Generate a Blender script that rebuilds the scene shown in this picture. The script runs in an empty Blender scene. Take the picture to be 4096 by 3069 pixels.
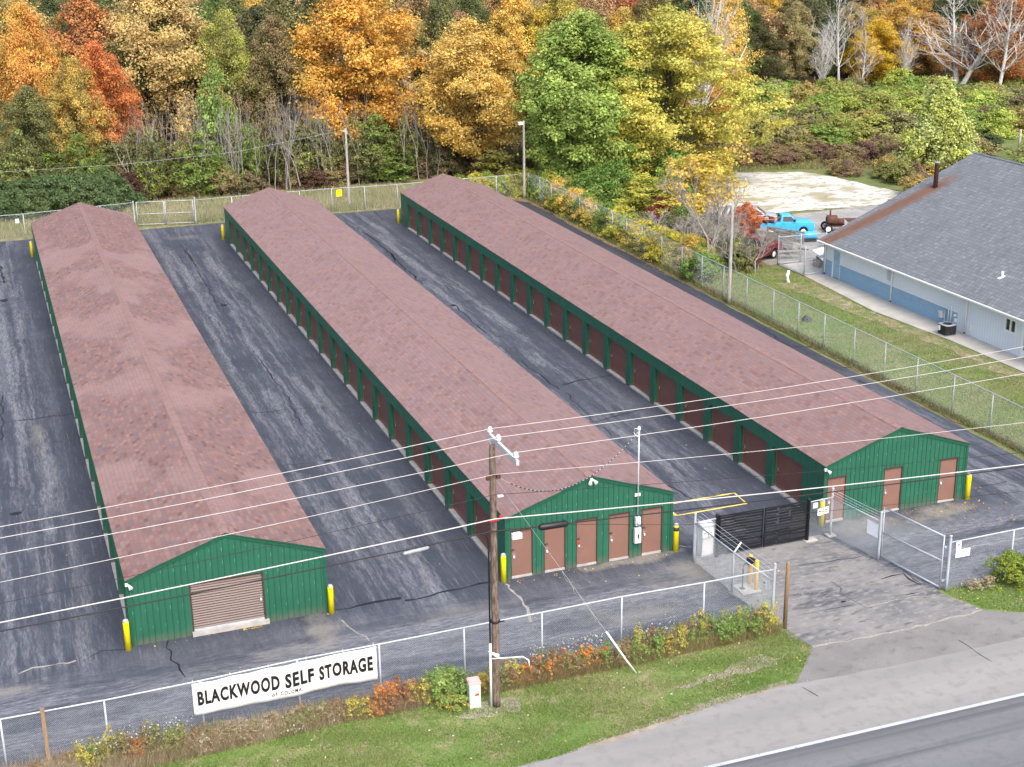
import bpy, math, random
import numpy as np
from mathutils import Vector, Matrix

# ------------------------------------------------------------ camera
FPX, IW, IH = 5775.19, 4096, 3069
CAMP = np.array([-3.1518, -50.8865, 27.0101])
def _rot(pitch, yaw, roll):
    cz, sz = math.cos(yaw), math.sin(yaw)
    fw = np.array([-sz*math.cos(pitch), cz*math.cos(pitch), -math.sin(pitch)])
    r = np.array([cz, sz, 0.0]); u = np.cross(r, fw)
    return math.cos(roll)*r+math.sin(roll)*u, -math.sin(roll)*r+math.cos(roll)*u, fw
RX, UX, FX = _rot(.3281, -.3518, -.0126)
sc = bpy.context.scene
cd = bpy.data.cameras.new('camera'); cam = bpy.data.objects.new('camera', cd)
sc.collection.objects.link(cam)
cd.sensor_width = 36; cd.sensor_fit = 'HORIZONTAL'; cd.lens = 36*FPX/IW; cd.clip_start = .5; cd.clip_end = 3000
M = Matrix.Identity(4)
for i in range(3):
    M[i][0] = RX[i]; M[i][1] = UX[i]; M[i][2] = -FX[i]; M[i][3] = CAMP[i]
cam.matrix_world = M
sc.camera = cam
sc.render.resolution_x = 1024; sc.render.resolution_y = 767

# ------------------------------------------------------------ light
SUN_EL, SUN_AZ = math.radians(50), math.radians(176)      # azimuth clockwise from +y (north)
w = bpy.data.worlds.new('World'); sc.world = w; w.use_nodes = True
nt = w.node_tree; bgn = nt.nodes['Background']
sky = nt.nodes.new('ShaderNodeTexSky'); sky.sky_type = 'NISHITA'; sky.sun_disc = False
sky.sun_elevation = SUN_EL; sky.sun_rotation = SUN_AZ; sky.air_density = 1.0; sky.dust_density = 4.5; sky.ozone_density = 1.0
nt.links.new(sky.outputs[0], bgn.inputs[0]); bgn.inputs[1].default_value = .15
sl = bpy.data.lights.new('sun', 'SUN'); sl.energy = 1.15; sl.angle = math.radians(35); sl.color = (1, .96, .9)
so = bpy.data.objects.new('sun', sl); sc.collection.objects.link(so)
sd = Vector((math.sin(SUN_AZ)*math.cos(SUN_EL), math.cos(SUN_AZ)*math.cos(SUN_EL), math.sin(SUN_EL)))
so.rotation_euler = sd.to_track_quat('Z', 'Y').to_euler(); so.location = (0, -20, 60)
sc.view_settings.view_transform = 'Standard'; sc.view_settings.look = 'None'
sc.view_settings.exposure = 1.1; sc.view_settings.gamma = 1

# ------------------------------------------------------------ measuring helpers (survey of the plan from the photo)
REG = dict(R1=(0,0,.6338),R2=(1350,0,.6338),R3=(2696,0,.6338),R4=(0,1000,.6338),R5=(1350,1000,.6338),R6=(2696,1000,.6338),
 R7=(0,2019,.6338),R8=(1350,2019,.6338),R9=(2696,2019,.6338),Ra=(2650,1850,.3622),Rb=(3350,1850,.338),Rc=(2850,700,.3622),F=(0,0,1.8526))
def ground(r, x, y, z=0.0):
    a = REG[r]; u, v = a[0]+a[2]*x, a[1]+a[2]*y
    d = (u-IW/2)/FPX*RX-(v-IH/2)/FPX*UX+FX
    t = (z-CAMP[2])/d[2]; p = CAMP+t*d
    return float(p[0]), float(p[1])
def xof(u, y, z):            # world x of something at depth y, height z seen in column u of the overview
    a = (u*1.8526-IW/2)/FPX; k = a*RX+FX
    A = np.array([[k[1], UX[1]], [k[2], UX[2]]]); t, tb = np.linalg.solve(A, [y-CAMP[1], z-CAMP[2]])
    return float(CAMP[0]+t*k[0]+tb*UX[0])
def zof(v, x, y):            # height seen at row v of the overview above plan point x, y
    b = np.array([x, y, 0.])-CAMP; kz = -(v*1.8526-IH/2)/FPX
    # (b+z e).UX = kz * (b+z e).FX
    return float((kz*b.dot(FX)-b.dot(UX))/(UX[2]-kz*FX[2]))

# ------------------------------------------------------------ object helpers
COL = sc.collection
def tag(o, label=None, cat=None, group=None, kind=None):
    if label: o['label'] = label
    if cat: o['category'] = cat
    if group: o['group'] = group
    if kind: o['kind'] = kind
    return o
def empty(name, loc=(0,0,0), rz=0, label=None, cat=None, group=None):
    o = bpy.data.objects.new(name, None); COL.objects.link(o); o.location = loc; o.rotation_euler = (0,0,rz)
    o.empty_display_size = .2
    return tag(o, label, cat, group)
def copy_tree(o, parent=None):
    c = o.copy(); COL.objects.link(c)
    if parent is not None: c.parent = parent
    for ch in list(o.children): copy_tree(ch, c)
    return c

class MB:
    def __init__(s, off=(0,0,0)):
        s.v = []; s.f = []; s.m = []; s.uv = {}; s.off = off; s.smooth = []
    def face(s, pts, m=0, uv=None, sm=False):
        n = len(s.v); s.v += [tuple(p) for p in pts]; s.f.append(tuple(range(n, n+len(pts)))); s.m.append(m); s.smooth.append(sm)
        if uv: s.uv[len(s.f)-1] = uv
    def box(s, x0, x1, y0, y1, z0, z1, m=0):
        a = [(x0,y0,z0),(x1,y0,z0),(x1,y1,z0),(x0,y1,z0),(x0,y0,z1),(x1,y0,z1),(x1,y1,z1),(x0,y1,z1)]
        n = len(s.v); s.v += a
        for q in ((0,3,2,1),(4,5,6,7),(0,1,5,4),(1,2,6,5),(2,3,7,6),(3,0,4,7)):
            s.f.append(tuple(n+i for i in q)); s.m.append(m); s.smooth.append(False)
        return s
    def prism(s, poly, d, m=0):      # poly: list of 3D pts, extruded by vector d
        n = len(poly); k = len(s.v); s.v += [tuple(p) for p in poly]+[tuple(np.add(p, d)) for p in poly]
        s.f.append(tuple(k+i for i in range(n))); s.f.append(tuple(k+n+i for i in reversed(range(n))))
        s.m += [m, m]; s.smooth += [False, False]
        for i in range(n):
            j = (i+1) % n; s.f.append((k+i, k+n+i, k+n+j, k+j)); s.m.append(m); s.smooth.append(False)
        return s
    def tube(s, path, r, n=6, m=0, cap=True):
        P = [np.array(p, float) for p in path]; rs = r if hasattr(r, '__len__') else [r]*len(P)
        k0 = len(s.v)
        for i, p in enumerate(P):
            t = P[min(i+1, len(P)-1)]-P[max(i-1, 0)]; L = np.linalg.norm(t); t = t/(L or 1)
            a = np.array([0,0,1.]) if abs(t[2]) < .9 else np.array([1.,0,0])
            b = np.cross(t, a); b /= np.linalg.norm(b); c = np.cross(t, b)
            for q in range(n):
                g = 2*math.pi*q/n; s.v.append(tuple(p+rs[i]*(math.cos(g)*b+math.sin(g)*c)))
        for i in range(len(P)-1):
            for q in range(n):
                w_ = (q+1) % n; a0 = k0+i*n
                s.f.append((a0+q, a0+n+q, a0+n+w_, a0+w_)); s.m.append(m); s.smooth.append(n > 4)
        if cap:
            s.f.append(tuple(k0+q for q in range(n))); s.f.append(tuple(k0+(len(P)-1)*n+q for q in reversed(range(n))))
            s.m += [m, m]; s.smooth += [False, False]
        return s
    def lathe(s, cx, cy, prof, n=16, m=0):
        k = len(s.v)
        for r, z in prof:
            for q in range(n):
                g = 2*math.pi*q/n; s.v.append((cx+r*math.cos(g), cy+r*math.sin(g), z))
        for i in range(len(prof)-1):
            for q in range(n):
                w_ = (q+1) % n; a = k+i*n
                s.f.append((a+q, a+w_, a+n+w_, a+n+q)); s.m.append(m); s.smooth.append(True)
        s.f.append(tuple(k+q for q in reversed(range(n)))); s.f.append(tuple(k+(len(prof)-1)*n+q for q in range(n)))
        s.m += [m, m]; s.smooth += [False, False]
        return s
    def build(s, name, mats, parent=None, label=None, cat=None, group=None, kind=None):
        me = bpy.data.meshes.new(name)
        V = [(a-s.off[0], b-s.off[1], c-s.off[2]) for a, b, c in s.v]
        me.from_pydata(V, [], s.f)
        for mt in (mats if isinstance(mats, (list, tuple)) else [mats]): me.materials.append(mt)
        me.polygons.foreach_set('material_index', s.m); me.polygons.foreach_set('use_smooth', s.smooth)
        if s.uv:
            ul = me.uv_layers.new(name='UVMap')
            for fi, uvs in s.uv.items():
                for li, q in zip(me.polygons[fi].loop_indices, uvs): ul.data[li].uv = q
        me.update()
        o = bpy.data.objects.new(name, me); COL.objects.link(o)
        if parent is not None: o.parent = parent
        elif s.off != (0,0,0): o.location = s.off
        return tag(o, label, cat, group, kind)

# ------------------------------------------------------------ materials
MATS = {}
def newmat(name):
    m = bpy.data.materials.new(name); m.use_nodes = True; nt = m.node_tree; MATS[name] = m
    return m, nt, nt.nodes, nt.links, nt.nodes['Principled BSDF']
def N(nodes, t, **kw):
    n = nodes.new('ShaderNode'+t)
    for k, v in kw.items(): setattr(n, k, v)
    return n
def noise(nodes, links, vec, scale, detail=4, rough=.55, stretch=None):
    if stretch:
        mp = N(nodes, 'Mapping'); mp.inputs['Scale'].default_value = stretch; links.new(vec, mp.inputs[0]); vec = mp.outputs[0]
    n = N(nodes, 'TexNoise'); n.inputs['Scale'].default_value = scale; n.inputs['Detail'].default_value = detail
    n.inputs['Roughness'].default_value = rough; links.new(vec, n.inputs[0]); return n.outputs[0]
def ramp(nodes, links, fac, stops):
    r = N(nodes, 'ValToRGB'); e = r.color_ramp.elements
    while len(e) < len(stops): e.new(.5)
    for i, (p, c) in enumerate(stops):
        e[i].position = p; e[i].color = (*(c if hasattr(c, '__len__') else (c,)*3), 1)
    links.new(fac, r.inputs[0]); return r.outputs[0]
def mix(nodes, links, fac, a, b, mode='MIX'):
    n = N(nodes, 'Mix', data_type='RGBA', blend_type=mode)
    for i, s_ in ((0, fac), (6, a), (7, b)):
        if hasattr(s_, 'is_output'): links.new(s_, n.inputs[i])
        else: n.inputs[i].default_value = s_ if i == 0 else (*s_, 1)
    return n.outputs[2]
def math_(nodes, links, op, a, b=None, clamp=False):
    n = N(nodes, 'Math', operation=op); n.use_clamp = clamp
    for i, s_ in ((0, a), (1, b)):
        if s_ is None: continue
        if hasattr(s_, 'is_output'): links.new(s_, n.inputs[i])
        else: n.inputs[i].default_value = s_
    return n.outputs[0]
def bump(nodes, links, h, bs, strength=.3, dist=.01):
    b = N(nodes, 'Bump'); b.inputs['Strength'].default_value = strength; b.inputs['Distance'].default_value = dist
    links.new(h, b.inputs['Height']); links.new(b.outputs[0], bs.inputs['Normal'])
def simple(name, col, rough=.6, metal=0, var=.12, scale=3, stretch=None, spec=.4, bumpv=0):
    m, nt, ns, ls, bs = newmat(name)
    tc = N(ns, 'TexCoord').outputs['Object']
    f = noise(ns, ls, tc, scale, 5, .6, stretch)
    a = tuple(c*(1-var) for c in col); b = tuple(min(1, c*(1+var)) for c in col)
    c = ramp(ns, ls, f, [(.3, a), (.7, b)])
    ls.new(c, bs.inputs['Base Color'])
    bs.inputs['Roughness'].default_value = rough; bs.inputs['Metallic'].default_value = metal
    bs.inputs['Specular IOR Level'].default_value = spec
    if bumpv: bump(ns, ls, f, bs, bumpv)
    return m

green = simple('green_metal', (.017,.108,.064), .42, 0, .1, 1.2, spec=.45)
def dirty_metal(name, col):
    m, nt, ns, ls, bs = newmat(name); tc = N(ns, 'TexCoord').outputs['Object']
    sx = N(ns, 'SeparateXYZ'); ls.new(tc, sx.inputs[0])
    c = ramp(ns, ls, noise(ns, ls, tc, .7, 5, .6), [(.3, tuple(q*.88 for q in col)), (.7, tuple(q*1.14 for q in col))])
    st = ramp(ns, ls, noise(ns, ls, tc, 2.5, 6, .75, (3,3,.25)), [(.5, 0), (.75, .3)])
    c = mix(ns, ls, st, c, (.05,.16,.11))
    sp = math_(ns, ls, 'MULTIPLY', math_(ns, ls, 'SUBTRACT', math_(ns, ls, 'MULTIPLY', noise(ns, ls, tc, 3, 6, .8), .8), sx.outputs[2]), 1.6, True)
    c = mix(ns, ls, sp, c, (.13,.125,.1))
    ls.new(c, bs.inputs['Base Color']); bs.inputs['Roughness'].default_value = .45; return m
green = dirty_metal('green_metal', (.018,.112,.066))
green_trim = simple('green_trim_metal', (.013,.095,.055), .42, 0, .1, 2, spec=.45)
screw = simple('screw_streaks', (.12,.42,.32), .5)
door_brown = simple('brown_door_paint', (.215,.118,.092), .5, 0, .07, .9)
door_trim = simple('dark_brown_trim', (.055,.035,.03), .5)
roll_brown = simple('brown_roll_up_door', (.2,.082,.064), .45, 0, .12, 1.5)
roll_tan = simple('taupe_roll_up_door', (.135,.095,.084), .45, 0, .08, 1)
conc = simple('concrete', (.4,.385,.36), .85, 0, .2, 3, bumpv=.2)
conc_old = simple('path_concrete', (.4,.385,.35), .9, 0, .18, .7, bumpv=.2)
galv = simple('galvanised_steel', (.44,.48,.52), .45, .08, .1, 4)
galv_wire = simple('galvanised_wire', (.5,.54,.56), .5, .2, .05, 4)
barb = simple('barbed_wire_steel', (.55,.6,.65), .4, .3, .05)
yellow = simple('yellow_bollard_sleeve', (.92,.75,.0), .35, 0, .04, 2, spec=.5)
orange_y = simple('amber_bollard_sleeve', (.9,.52,.03), .4, 0, .05, 2)
black = simple('black_plastic', (.012,.012,.014), .45, 0, .1, 3)
black_slat = simple('charcoal_slats', (.012,.012,.014), .4, 0, .35, 2.2)
slat_light = simple('faded_grey_slats', (.024,.023,.022), .45, 0, .35, 2.5)
white = simple('white_paint', (.8,.8,.78), .5, 0, .03, 2)
white_s = simple('white_sheet', (.85,.85,.86), .6, 0, .02, 2)
ink = simple('black_ink', (.008,.008,.009), .6, 0, .1)
redm = simple('red_plastic', (.5,.03,.02), .4)
wood_new = simple('weathered_brown_post', (.27,.18,.11), .8, 0, .25, 6, (6,6,.6), bumpv=.4)
wood_grey = simple('grey_weathered_wood', (.27,.25,.22), .85, 0, .25, 6, (5,5,.5), bumpv=.4)
asph_line = simple('yellow_road_paint', (.75,.6,.13), .7, 0, .18, 6)
white_line = None
dark_glass = simple('dark_glass', (.02,.025,.03), .12, 0, .1, spec=.6)
rub = simple('tyre_rubber', (.015,.015,.016), .8)
chrome = simple('bright_metal', (.6,.6,.6), .25, .8)
blue_paint = simple('sky_blue_car_paint', (.06,.42,.78), .3, 0, .06, 1)
red_paint = simple('maroon_car_paint', (.13,.012,.018), .3, 0, .1, 1)
silver_paint = simple('silver_car_paint', (.38,.4,.43), .3, .2, .05, 1)
rusty = simple('rusty_steel', (.11,.05,.032), .75, .1, .4, 6, bumpv=.3)
cable_w = simple('pale_cable', (.52,.5,.49), .45, 0, .05)
cable_b = simple('black_cable', (.015,.015,.016), .5)
green_box = simple('pale_green_cabinet', (.5,.62,.54), .5, 0, .06, 1)
pink = simple('faded_red_lid', (.74,.42,.4), .5, 0, .08, 4)
blue_wall = simple('blue_block_paint', (.18,.33,.47), .6, 0, .12, .8)
grey_meter = simple('grey_meter_case', (.55,.57,.58), .45, 0, .06)

def leafmat():
    m, nt, ns, ls, bs = newmat('foliage')
    oi = N(ns, 'ObjectInfo'); ab = N(ns, 'Attribute', attribute_type='OBJECT', attribute_name='tint_b')
    am = N(ns, 'Attribute', attribute_name='mixv'); al = N(ns, 'Attribute', attribute_name='lum')
    c = mix(ns, ls, am.outputs['Fac'], oi.outputs['Color'], ab.outputs['Color'])
    v = N(ns, 'VectorMath', operation='SCALE'); ls.new(c, v.inputs[0]); ls.new(al.outputs['Fac'], v.inputs['Scale'])
    ls.new(v.outputs[0], bs.inputs['Base Color']); bs.inputs['Roughness'].default_value = .55
    bs.inputs['Specular IOR Level'].default_value = .25
    tr = N(ns, 'BsdfTranslucent'); ls.new(v.outputs[0], tr.inputs[0])
    ms = N(ns, 'MixShader'); ms.inputs[0].default_value = .38
    ls.new(bs.outputs[0], ms.inputs[1]); ls.new(tr.outputs[0], ms.inputs[2]); ls.new(ms.outputs[0], ns['Material Output'].inputs[0])
    return m
LEAF = leafmat()
def barkmat(name, a, b):
    m, nt, ns, ls, bs = newmat(name)
    tc = N(ns, 'TexCoord').outputs['Object']
    f = noise(ns, ls, tc, 5, 5, .7, (3,3,.6))
    ls.new(ramp(ns, ls, f, [(.35, a), (.65, b)]), bs.inputs['Base Color']); bs.inputs['Roughness'].default_value = .9
    bump(ns, ls, f, bs, .6, .02); return m
bark_dark = barkmat('dark_bark', (.03,.025,.02), (.1,.085,.07))
bark_grey = barkmat('grey_bark', (.17,.155,.14), (.38,.355,.33))
bark_white = barkmat('pale_bark', (.36,.35,.33), (.62,.6,.57))
pole_wood = barkmat('utility_pole_wood', (.055,.036,.026), (.24,.18,.14))
pole_pale = barkmat('pale_pole_wood', (.25,.24,.21), (.45,.43,.39))

def shingle(name, cols, mortar, bw, rh, patch=None, msize=.012):
    m, nt, ns, ls, bs = newmat(name)
    uv = N(ns, 'TexCoord').outputs['UV']
    br = N(ns, 'TexBrick'); ls.new(uv, br.inputs[0])
    br.inputs['Color1'].default_value = (0,0,0,1); br.inputs['Color2'].default_value = (1,1,1,1); br.inputs['Mortar'].default_value = (.5,.5,.5,1)
    br.inputs['Scale'].default_value = 1; br.inputs['Brick Width'].default_value = bw; br.inputs['Row Height'].default_value = rh
    br.inputs['Mortar Size'].default_value = msize; br.inputs['Mortar Smooth'].default_value = .3; br.inputs['Bias'].default_value = 0
    br.offset = .5
    c = ramp(ns, ls, br.outputs['Color'], [(i/(len(cols)-1), q) for i, q in enumerate(cols)])
    n1 = noise(ns, ls, uv, .5, 4, .6)
    if patch:
        c2 = ramp(ns, ls, br.outputs['Color'], [(i/(len(patch)-1), q) for i, q in enumerate(patch)])
        n2 = noise(ns, ls, uv, .16, 5, .5, (1.0, 1.3, 1))
        fz = ramp(ns, ls, n2, [(.5, 0), (.56, .8)])
        c = mix(ns, ls, fz, c, c2)
    n3 = noise(ns, ls, uv, 30, 3, .7)
    c = mix(ns, ls, .75, c, ramp(ns, ls, n1, [(.25, .85), (.75, 1.12)]), 'MULTIPLY')
    c = mix(ns, ls, .5, c, ramp(ns, ls, n3, [(.3, .6), (.7, 1.3)]), 'MULTIPLY')
    fm = math_(ns, ls, 'MULTIPLY', br.outputs['Fac'], .5 if patch is None else .38)
    c = mix(ns, ls, fm, c, mortar)
    return m, ns, ls, bs, uv, c, br
def fin_shingle(m, ns, ls, bs, uv, c, br):
    ls.new(c, bs.inputs['Base Color']); bs.inputs['Roughness'].default_value = .88; bs.inputs['Specular IOR Level'].default_value = .35
    bump(ns, ls, math_(ns, ls, 'SUBTRACT', 1, br.outputs['Fac']), bs, .5, .008); return m
roof_red = [fin_shingle(*shingle('red_brown_shingles', [(0.144,0.0784,0.0703),(0.241,0.133,0.113),(0.19,0.12,0.114),(0.263,0.158,0.136),(0.159,0.118,0.128),(0.221,0.116,0.0986)], (0.0926,0.0582,0.0525), .34, .19,
              [(0.247,0.154,0.14),(0.284,0.179,0.162),(0.247,0.17,0.167),(0.284,0.172,0.153)])),
            fin_shingle(*shingle('worn_red_shingles', [(0.195,0.112,0.103),(0.247,0.149,0.135),(0.221,0.15,0.148),(0.267,0.166,0.148),(0.225,0.16,0.166),(0.231,0.131,0.116)], (0.102,0.0662,0.0638), .36, .2)),
            fin_shingle(*shingle('rose_brown_shingles', [(0.185,0.106,0.0958),(0.237,0.141,0.126),(0.211,0.143,0.14),(0.256,0.158,0.14),(0.215,0.15,0.156),(0.221,0.123,0.108)], (0.097,0.0622,0.0591), .36, .2))]
roof_cap = simple('ridge_cap_shingles', (.26,.162,.148), .9, 0, .2, 3, (1,3,1))
def grey_roof():
    m, ns, ls, bs, uv, c, br = shingle('grey_shingles', [(.125,.138,.152),(.17,.185,.203),(.143,.156,.17),(.2,.217,.235)], (.072,.08,.088), .3, .32, None, .03)
    # rust run from the stack down the slope: u = along the eave, v = up the slope
    sx = N(ns, 'SeparateXYZ'); ls.new(uv, sx.inputs[0])
    wob = noise(ns, ls, uv, 1.2, 4, .6)
    u0 = math_(ns, ls, 'ADD', sx.outputs[0], math_(ns, ls, 'MULTIPLY', sx.outputs[1], .09))
    du = math_(ns, ls, 'ABSOLUTE', math_(ns, ls, 'SUBTRACT', u0, RUST_U))
    wd = math_(ns, ls, 'ADD', math_(ns, ls, 'MULTIPLY', wob, 1.0), .5)
    band = math_(ns, ls, 'SUBTRACT', 1, math_(ns, ls, 'DIVIDE', du, wd), True)
    up = math_(ns, ls, 'MULTIPLY', math_(ns, ls, 'SUBTRACT', RUST_V+2.6, sx.outputs[1]), .4, True)
    band = math_(ns, ls, 'MULTIPLY', math_(ns, ls, 'MULTIPLY', band, 1.5, True), up)
    streaks = ramp(ns, ls, noise(ns, ls, uv, 3, 5, .7, (2.5,.3,1)), [(.35, (.19,.09,.05)), (.65, (.1,.055,.04))])
    c = mix(ns, ls, math_(ns, ls, 'MULTIPLY', band, .92), c, streaks)
    fin_shingle(m, ns, ls, bs, uv, c, br); return m

def blend_ground(name, layers, rough=.95, bumpv=.3, fine=60, finev=(.75,1.25)):
    # layers: base colour then (noise scale, lo, hi, colour, stretch)
    m, nt, ns, ls, bs = newmat(name); tc = N(ns, 'TexCoord').outputs['Object']
    c = None
    for L in layers:
        if c is None: c = L; continue
        sc_, lo, hi, col, st = L
        f = ramp(ns, ls, noise(ns, ls, tc, sc_, 5, .6, st), [(lo, 0), (hi, 1)])
        c = mix(ns, ls, f, c, col)
    nf = noise(ns, ls, tc, fine, 3, .7)
    c = mix(ns, ls, .8, c, ramp(ns, ls, nf, [(.3, finev[0]), (.7, finev[1])]), 'MULTIPLY')
    ls.new(c, bs.inputs['Base Color']); bs.inputs['Roughness'].default_value = rough; bs.inputs['Specular IOR Level'].default_value = .25
    bump(ns, ls, nf, bs, bumpv, .02); return m
lawn_m = blend_ground('lawn_grass', [(.12,.19,.045), (.35,.42,.6,(.18,.21,.075),None), (.9,.52,.66,(.27,.235,.14),None), (2.5,.52,.7,(.08,.14,.03),None)], fine=14, finev=(.6,1.4))
field_m = blend_ground('field_grass', [(.12,.16,.045), (.2,.4,.6,(.17,.175,.075),(1,.4,1)), (.6,.5,.66,(.09,.13,.03),None), (1.5,.55,.7,(.22,.17,.1),None)], fine=9, finev=(.6,1.4))
woods_m = blend_ground('forest_floor', [(.085,.06,.042), (.3,.4,.6,(.15,.105,.06),None), (3,.55,.65,(.26,.16,.06),None)], fine=10)
sand_m = blend_ground('pale_sand', [(.58,.56,.52), (.25,.45,.6,(.52,.5,.45),(1,1.6,1)), (.22,.5,.6,(.32,.3,.2),(1,1.8,1)), (.8,.55,.63,(.23,.23,.12),(1,1.8,1)), (2.6,.54,.64,(.36,.33,.27),(1,1.5,1))], fine=6, finev=(.75,1.2))
shoulder_m = blend_ground('pale_worn_asphalt', [(.235,.23,.222), (.4,.4,.65,(.28,.27,.26),(.15,1.6,1)), (2,.5,.75,(.2,.196,.19),None)], .9, .2, 45, (.86,1.14))
lane_m = blend_ground('road_asphalt', [(.142,.145,.154), (.5,.4,.65,(.172,.173,.18),(.12,1.4,1)), (2,.5,.75,(.125,.127,.137),None), (22,.64,.7,(.25,.25,.25),None), (.15,.5,.62,(.095,.098,.108),(.1,6,1))], .88, .2, 45, (.82,1.18))
drive_m = blend_ground('driveway_asphalt', [(.205,.2,.195), (.3,.4,.6,(.14,.14,.146),(.6,1.2,1)), (1.3,.45,.66,(.235,.228,.218),(.5,1,1)), (.6,.55,.65,(.08,.083,.094),(.4,1.7,1)), (3.5,.56,.64,(.11,.11,.115),(.3,1.4,1)), (5,.5,.66,(.26,.25,.236),(.5,1,1))], .9, .2, 40, (.7,1.3))
white_line = blend_ground('white_road_paint', [(.45,.48,.51), (1.2,.5,.7,(.36,.385,.41),None), (9,.6,.68,(.22,.225,.235),None)], .8, .1, 40, (.9,1.08))
mouth_m = blend_ground('coarse_grey_asphalt', [(.18,.174,.167), (.5,.42,.6,(.215,.207,.198),None), (2.3,.55,.72,(.125,.122,.122),(.6,1,1))], .92, .3, 30, (.6,1.4))
dirt_m = blend_ground('bare_dirt', [(.26,.22,.17), (1.2,.45,.6,(.33,.29,.24),None)], fine=20)
litter_m = blend_ground('leaf_litter_soil', [(.13,.1,.07), (1,.45,.6,(.2,.14,.08),None), (5,.58,.66,(.42,.3,.08),None)], fine=14)

def asphalt():
    m, nt, ns, ls, bs = newmat('sealed_asphalt'); tc = N(ns, 'TexCoord').outputs['Object']
    sx = N(ns, 'SeparateXYZ'); ls.new(tc, sx.inputs[0])
    big = noise(ns, ls, tc, .12, 4, .6)
    c = ramp(ns, ls, big, [(.3, (.024,.030,.046)), (.7, (.036,.043,.062))])
    # wear streaks: along y in the aisles, along x in front of the buildings
    def streak(st, off):
        mp = N(ns, 'Mapping'); mp.inputs['Scale'].default_value = st; mp.inputs['Location'].default_value = (off, off, 0); ls.new(tc, mp.inputs[0])
        dn = N(ns, 'TexNoise'); dn.inputs['Scale'].default_value = .6; ls.new(tc, dn.inputs[0])
        ad = N(ns, 'VectorMath', operation='ADD'); ls.new(mp.outputs[0], ad.inputs[0])
        scn = N(ns, 'VectorMath', operation='SCALE'); ls.new(dn.outputs['Color'], scn.inputs[0]); scn.inputs['Scale'].default_value = .55
        ls.new(scn.outputs[0], ad.inputs[1])
        return noise(ns, ls, ad.outputs[0], 1.0, 9, .72)
    sy = streak((1.5, .075, 1), 0); sx2 = streak((.1, .85, 1), 5)
    f = math_(ns, ls, 'MULTIPLY', math_(ns, ls, 'SUBTRACT', -.2, sx.outputs[1]), .45, True)   # 0 in the aisles, 1 in front
    st = N(ns, 'Mix', data_type='FLOAT'); ls.new(f, st.inputs[0]); ls.new(sy, st.inputs[2]); ls.new(sx2, st.inputs[3])
    thr = ramp(ns, ls, st.outputs[0], [(.46, 0), (.62, 1)])
    thr_front = ramp(ns, ls, st.outputs[0], [(.37, 0), (.56, 1)])
    xm = math_(ns, ls, 'FRACT', math_(ns, ls, 'ADD', math_(ns, ls, 'MULTIPLY', sx.outputs[0], 1/15.14), .5-3.81/15.14))
    dc = math_(ns, ls, 'MULTIPLY', math_(ns, ls, 'ABSOLUTE', math_(ns, ls, 'SUBTRACT', xm, .5)), 15.14)
    aisle = math_(ns, ls, 'MULTIPLY', math_(ns, ls, 'SUBTRACT', dc, 4.5), .75, True)
    thr = math_(ns, ls, 'MULTIPLY', thr, math_(ns, ls, 'ADD', math_(ns, ls, 'MULTIPLY', aisle, .85), .12))
    th = mix(ns, ls, f, thr, thr_front)
    gy = noise(ns, ls, tc, 5, 8, .88, (2.2,.35,1)); gx = noise(ns, ls, tc, 5, 8, .88, (.4,1.8,1))
    gm = N(ns, 'Mix', data_type='FLOAT'); ls.new(f, gm.inputs[0]); ls.new(gy, gm.inputs[2]); ls.new(gx, gm.inputs[3])
    grain = gm.outputs[0]
    th = math_(ns, ls, 'ADD', math_(ns, ls, 'MULTIPLY', th, 1.0), .1)
    th = math_(ns, ls, 'MULTIPLY', th, ramp(ns, ls, grain, [(.38, .04), (.5, .5), (.6, 1)]), True)
    c = mix(ns, ls, math_(ns, ls, 'MULTIPLY', th, .95), c, (.24,.243,.262))
    lowf = ramp(ns, ls, noise(ns, ls, tc, .35, 4, .6), [(.42, .0), (.72, .22)])
    c = mix(ns, ls, lowf, c, (.11,.12,.145))
    # thin scratches
    sc1 = ramp(ns, ls, noise(ns, ls, tc, 1, 6, .8, (7, .35, 1)), [(.56, 0), (.66, 1)])
    sc1 = math_(ns, ls, 'MULTIPLY', sc1, math_(ns, ls, 'SUBTRACT', 1, f))
    c = mix(ns, ls, math_(ns, ls, 'MULTIPLY', sc1, .5), c, (.2,.206,.23))
    # right-hand strip and far end are fresh black sealer
    fr = math_(ns, ls, 'MULTIPLY', math_(ns, ls, 'SUBTRACT', sx.outputs[0], 37.5), .6, True)
    fr2 = math_(ns, ls, 'MULTIPLY', math_(ns, ls, 'SUBTRACT', sx.outputs[1], 8), .08, True)
    fr = math_(ns, ls, 'MULTIPLY', fr, fr2)
    c = mix(ns, ls, math_(ns, ls, 'MULTIPLY', fr, .8), c, (.026,.028,.037))
    # settled dust patches (x, y, rx, ry, strength)
    for (px, py, rx, ry, sg) in DUST:
        v = N(ns, 'VectorMath', operation='SUBTRACT'); ls.new(tc, v.inputs[0]); v.inputs[1].default_value = (px, py, 0)
        v2 = N(ns, 'VectorMath', operation='DIVIDE'); ls.new(v.outputs[0], v2.inputs[0]); v2.inputs[1].default_value = (rx, ry, 1)
        ln = N(ns, 'VectorMath', operation='LENGTH'); ls.new(v2.outputs[0], ln.inputs[0])
        dd = math_(ns, ls, 'ADD', ln.outputs['Value'], math_(ns, ls, 'MULTIPLY', math_(ns, ls, 'SUBTRACT', big_n(ns, ls, tc), .5), 2.6))
        k = math_(ns, ls, 'MULTIPLY', math_(ns, ls, 'SUBTRACT', 1.0, dd), 1.5, True)
        k = math_(ns, ls, 'MULTIPLY', k, ramp(ns, ls, grain, [(.34, .45), (.55, 1)]))
        c = mix(ns, ls, math_(ns, ls, 'MULTIPLY', k, sg), c, (.25,.23,.2))
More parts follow.
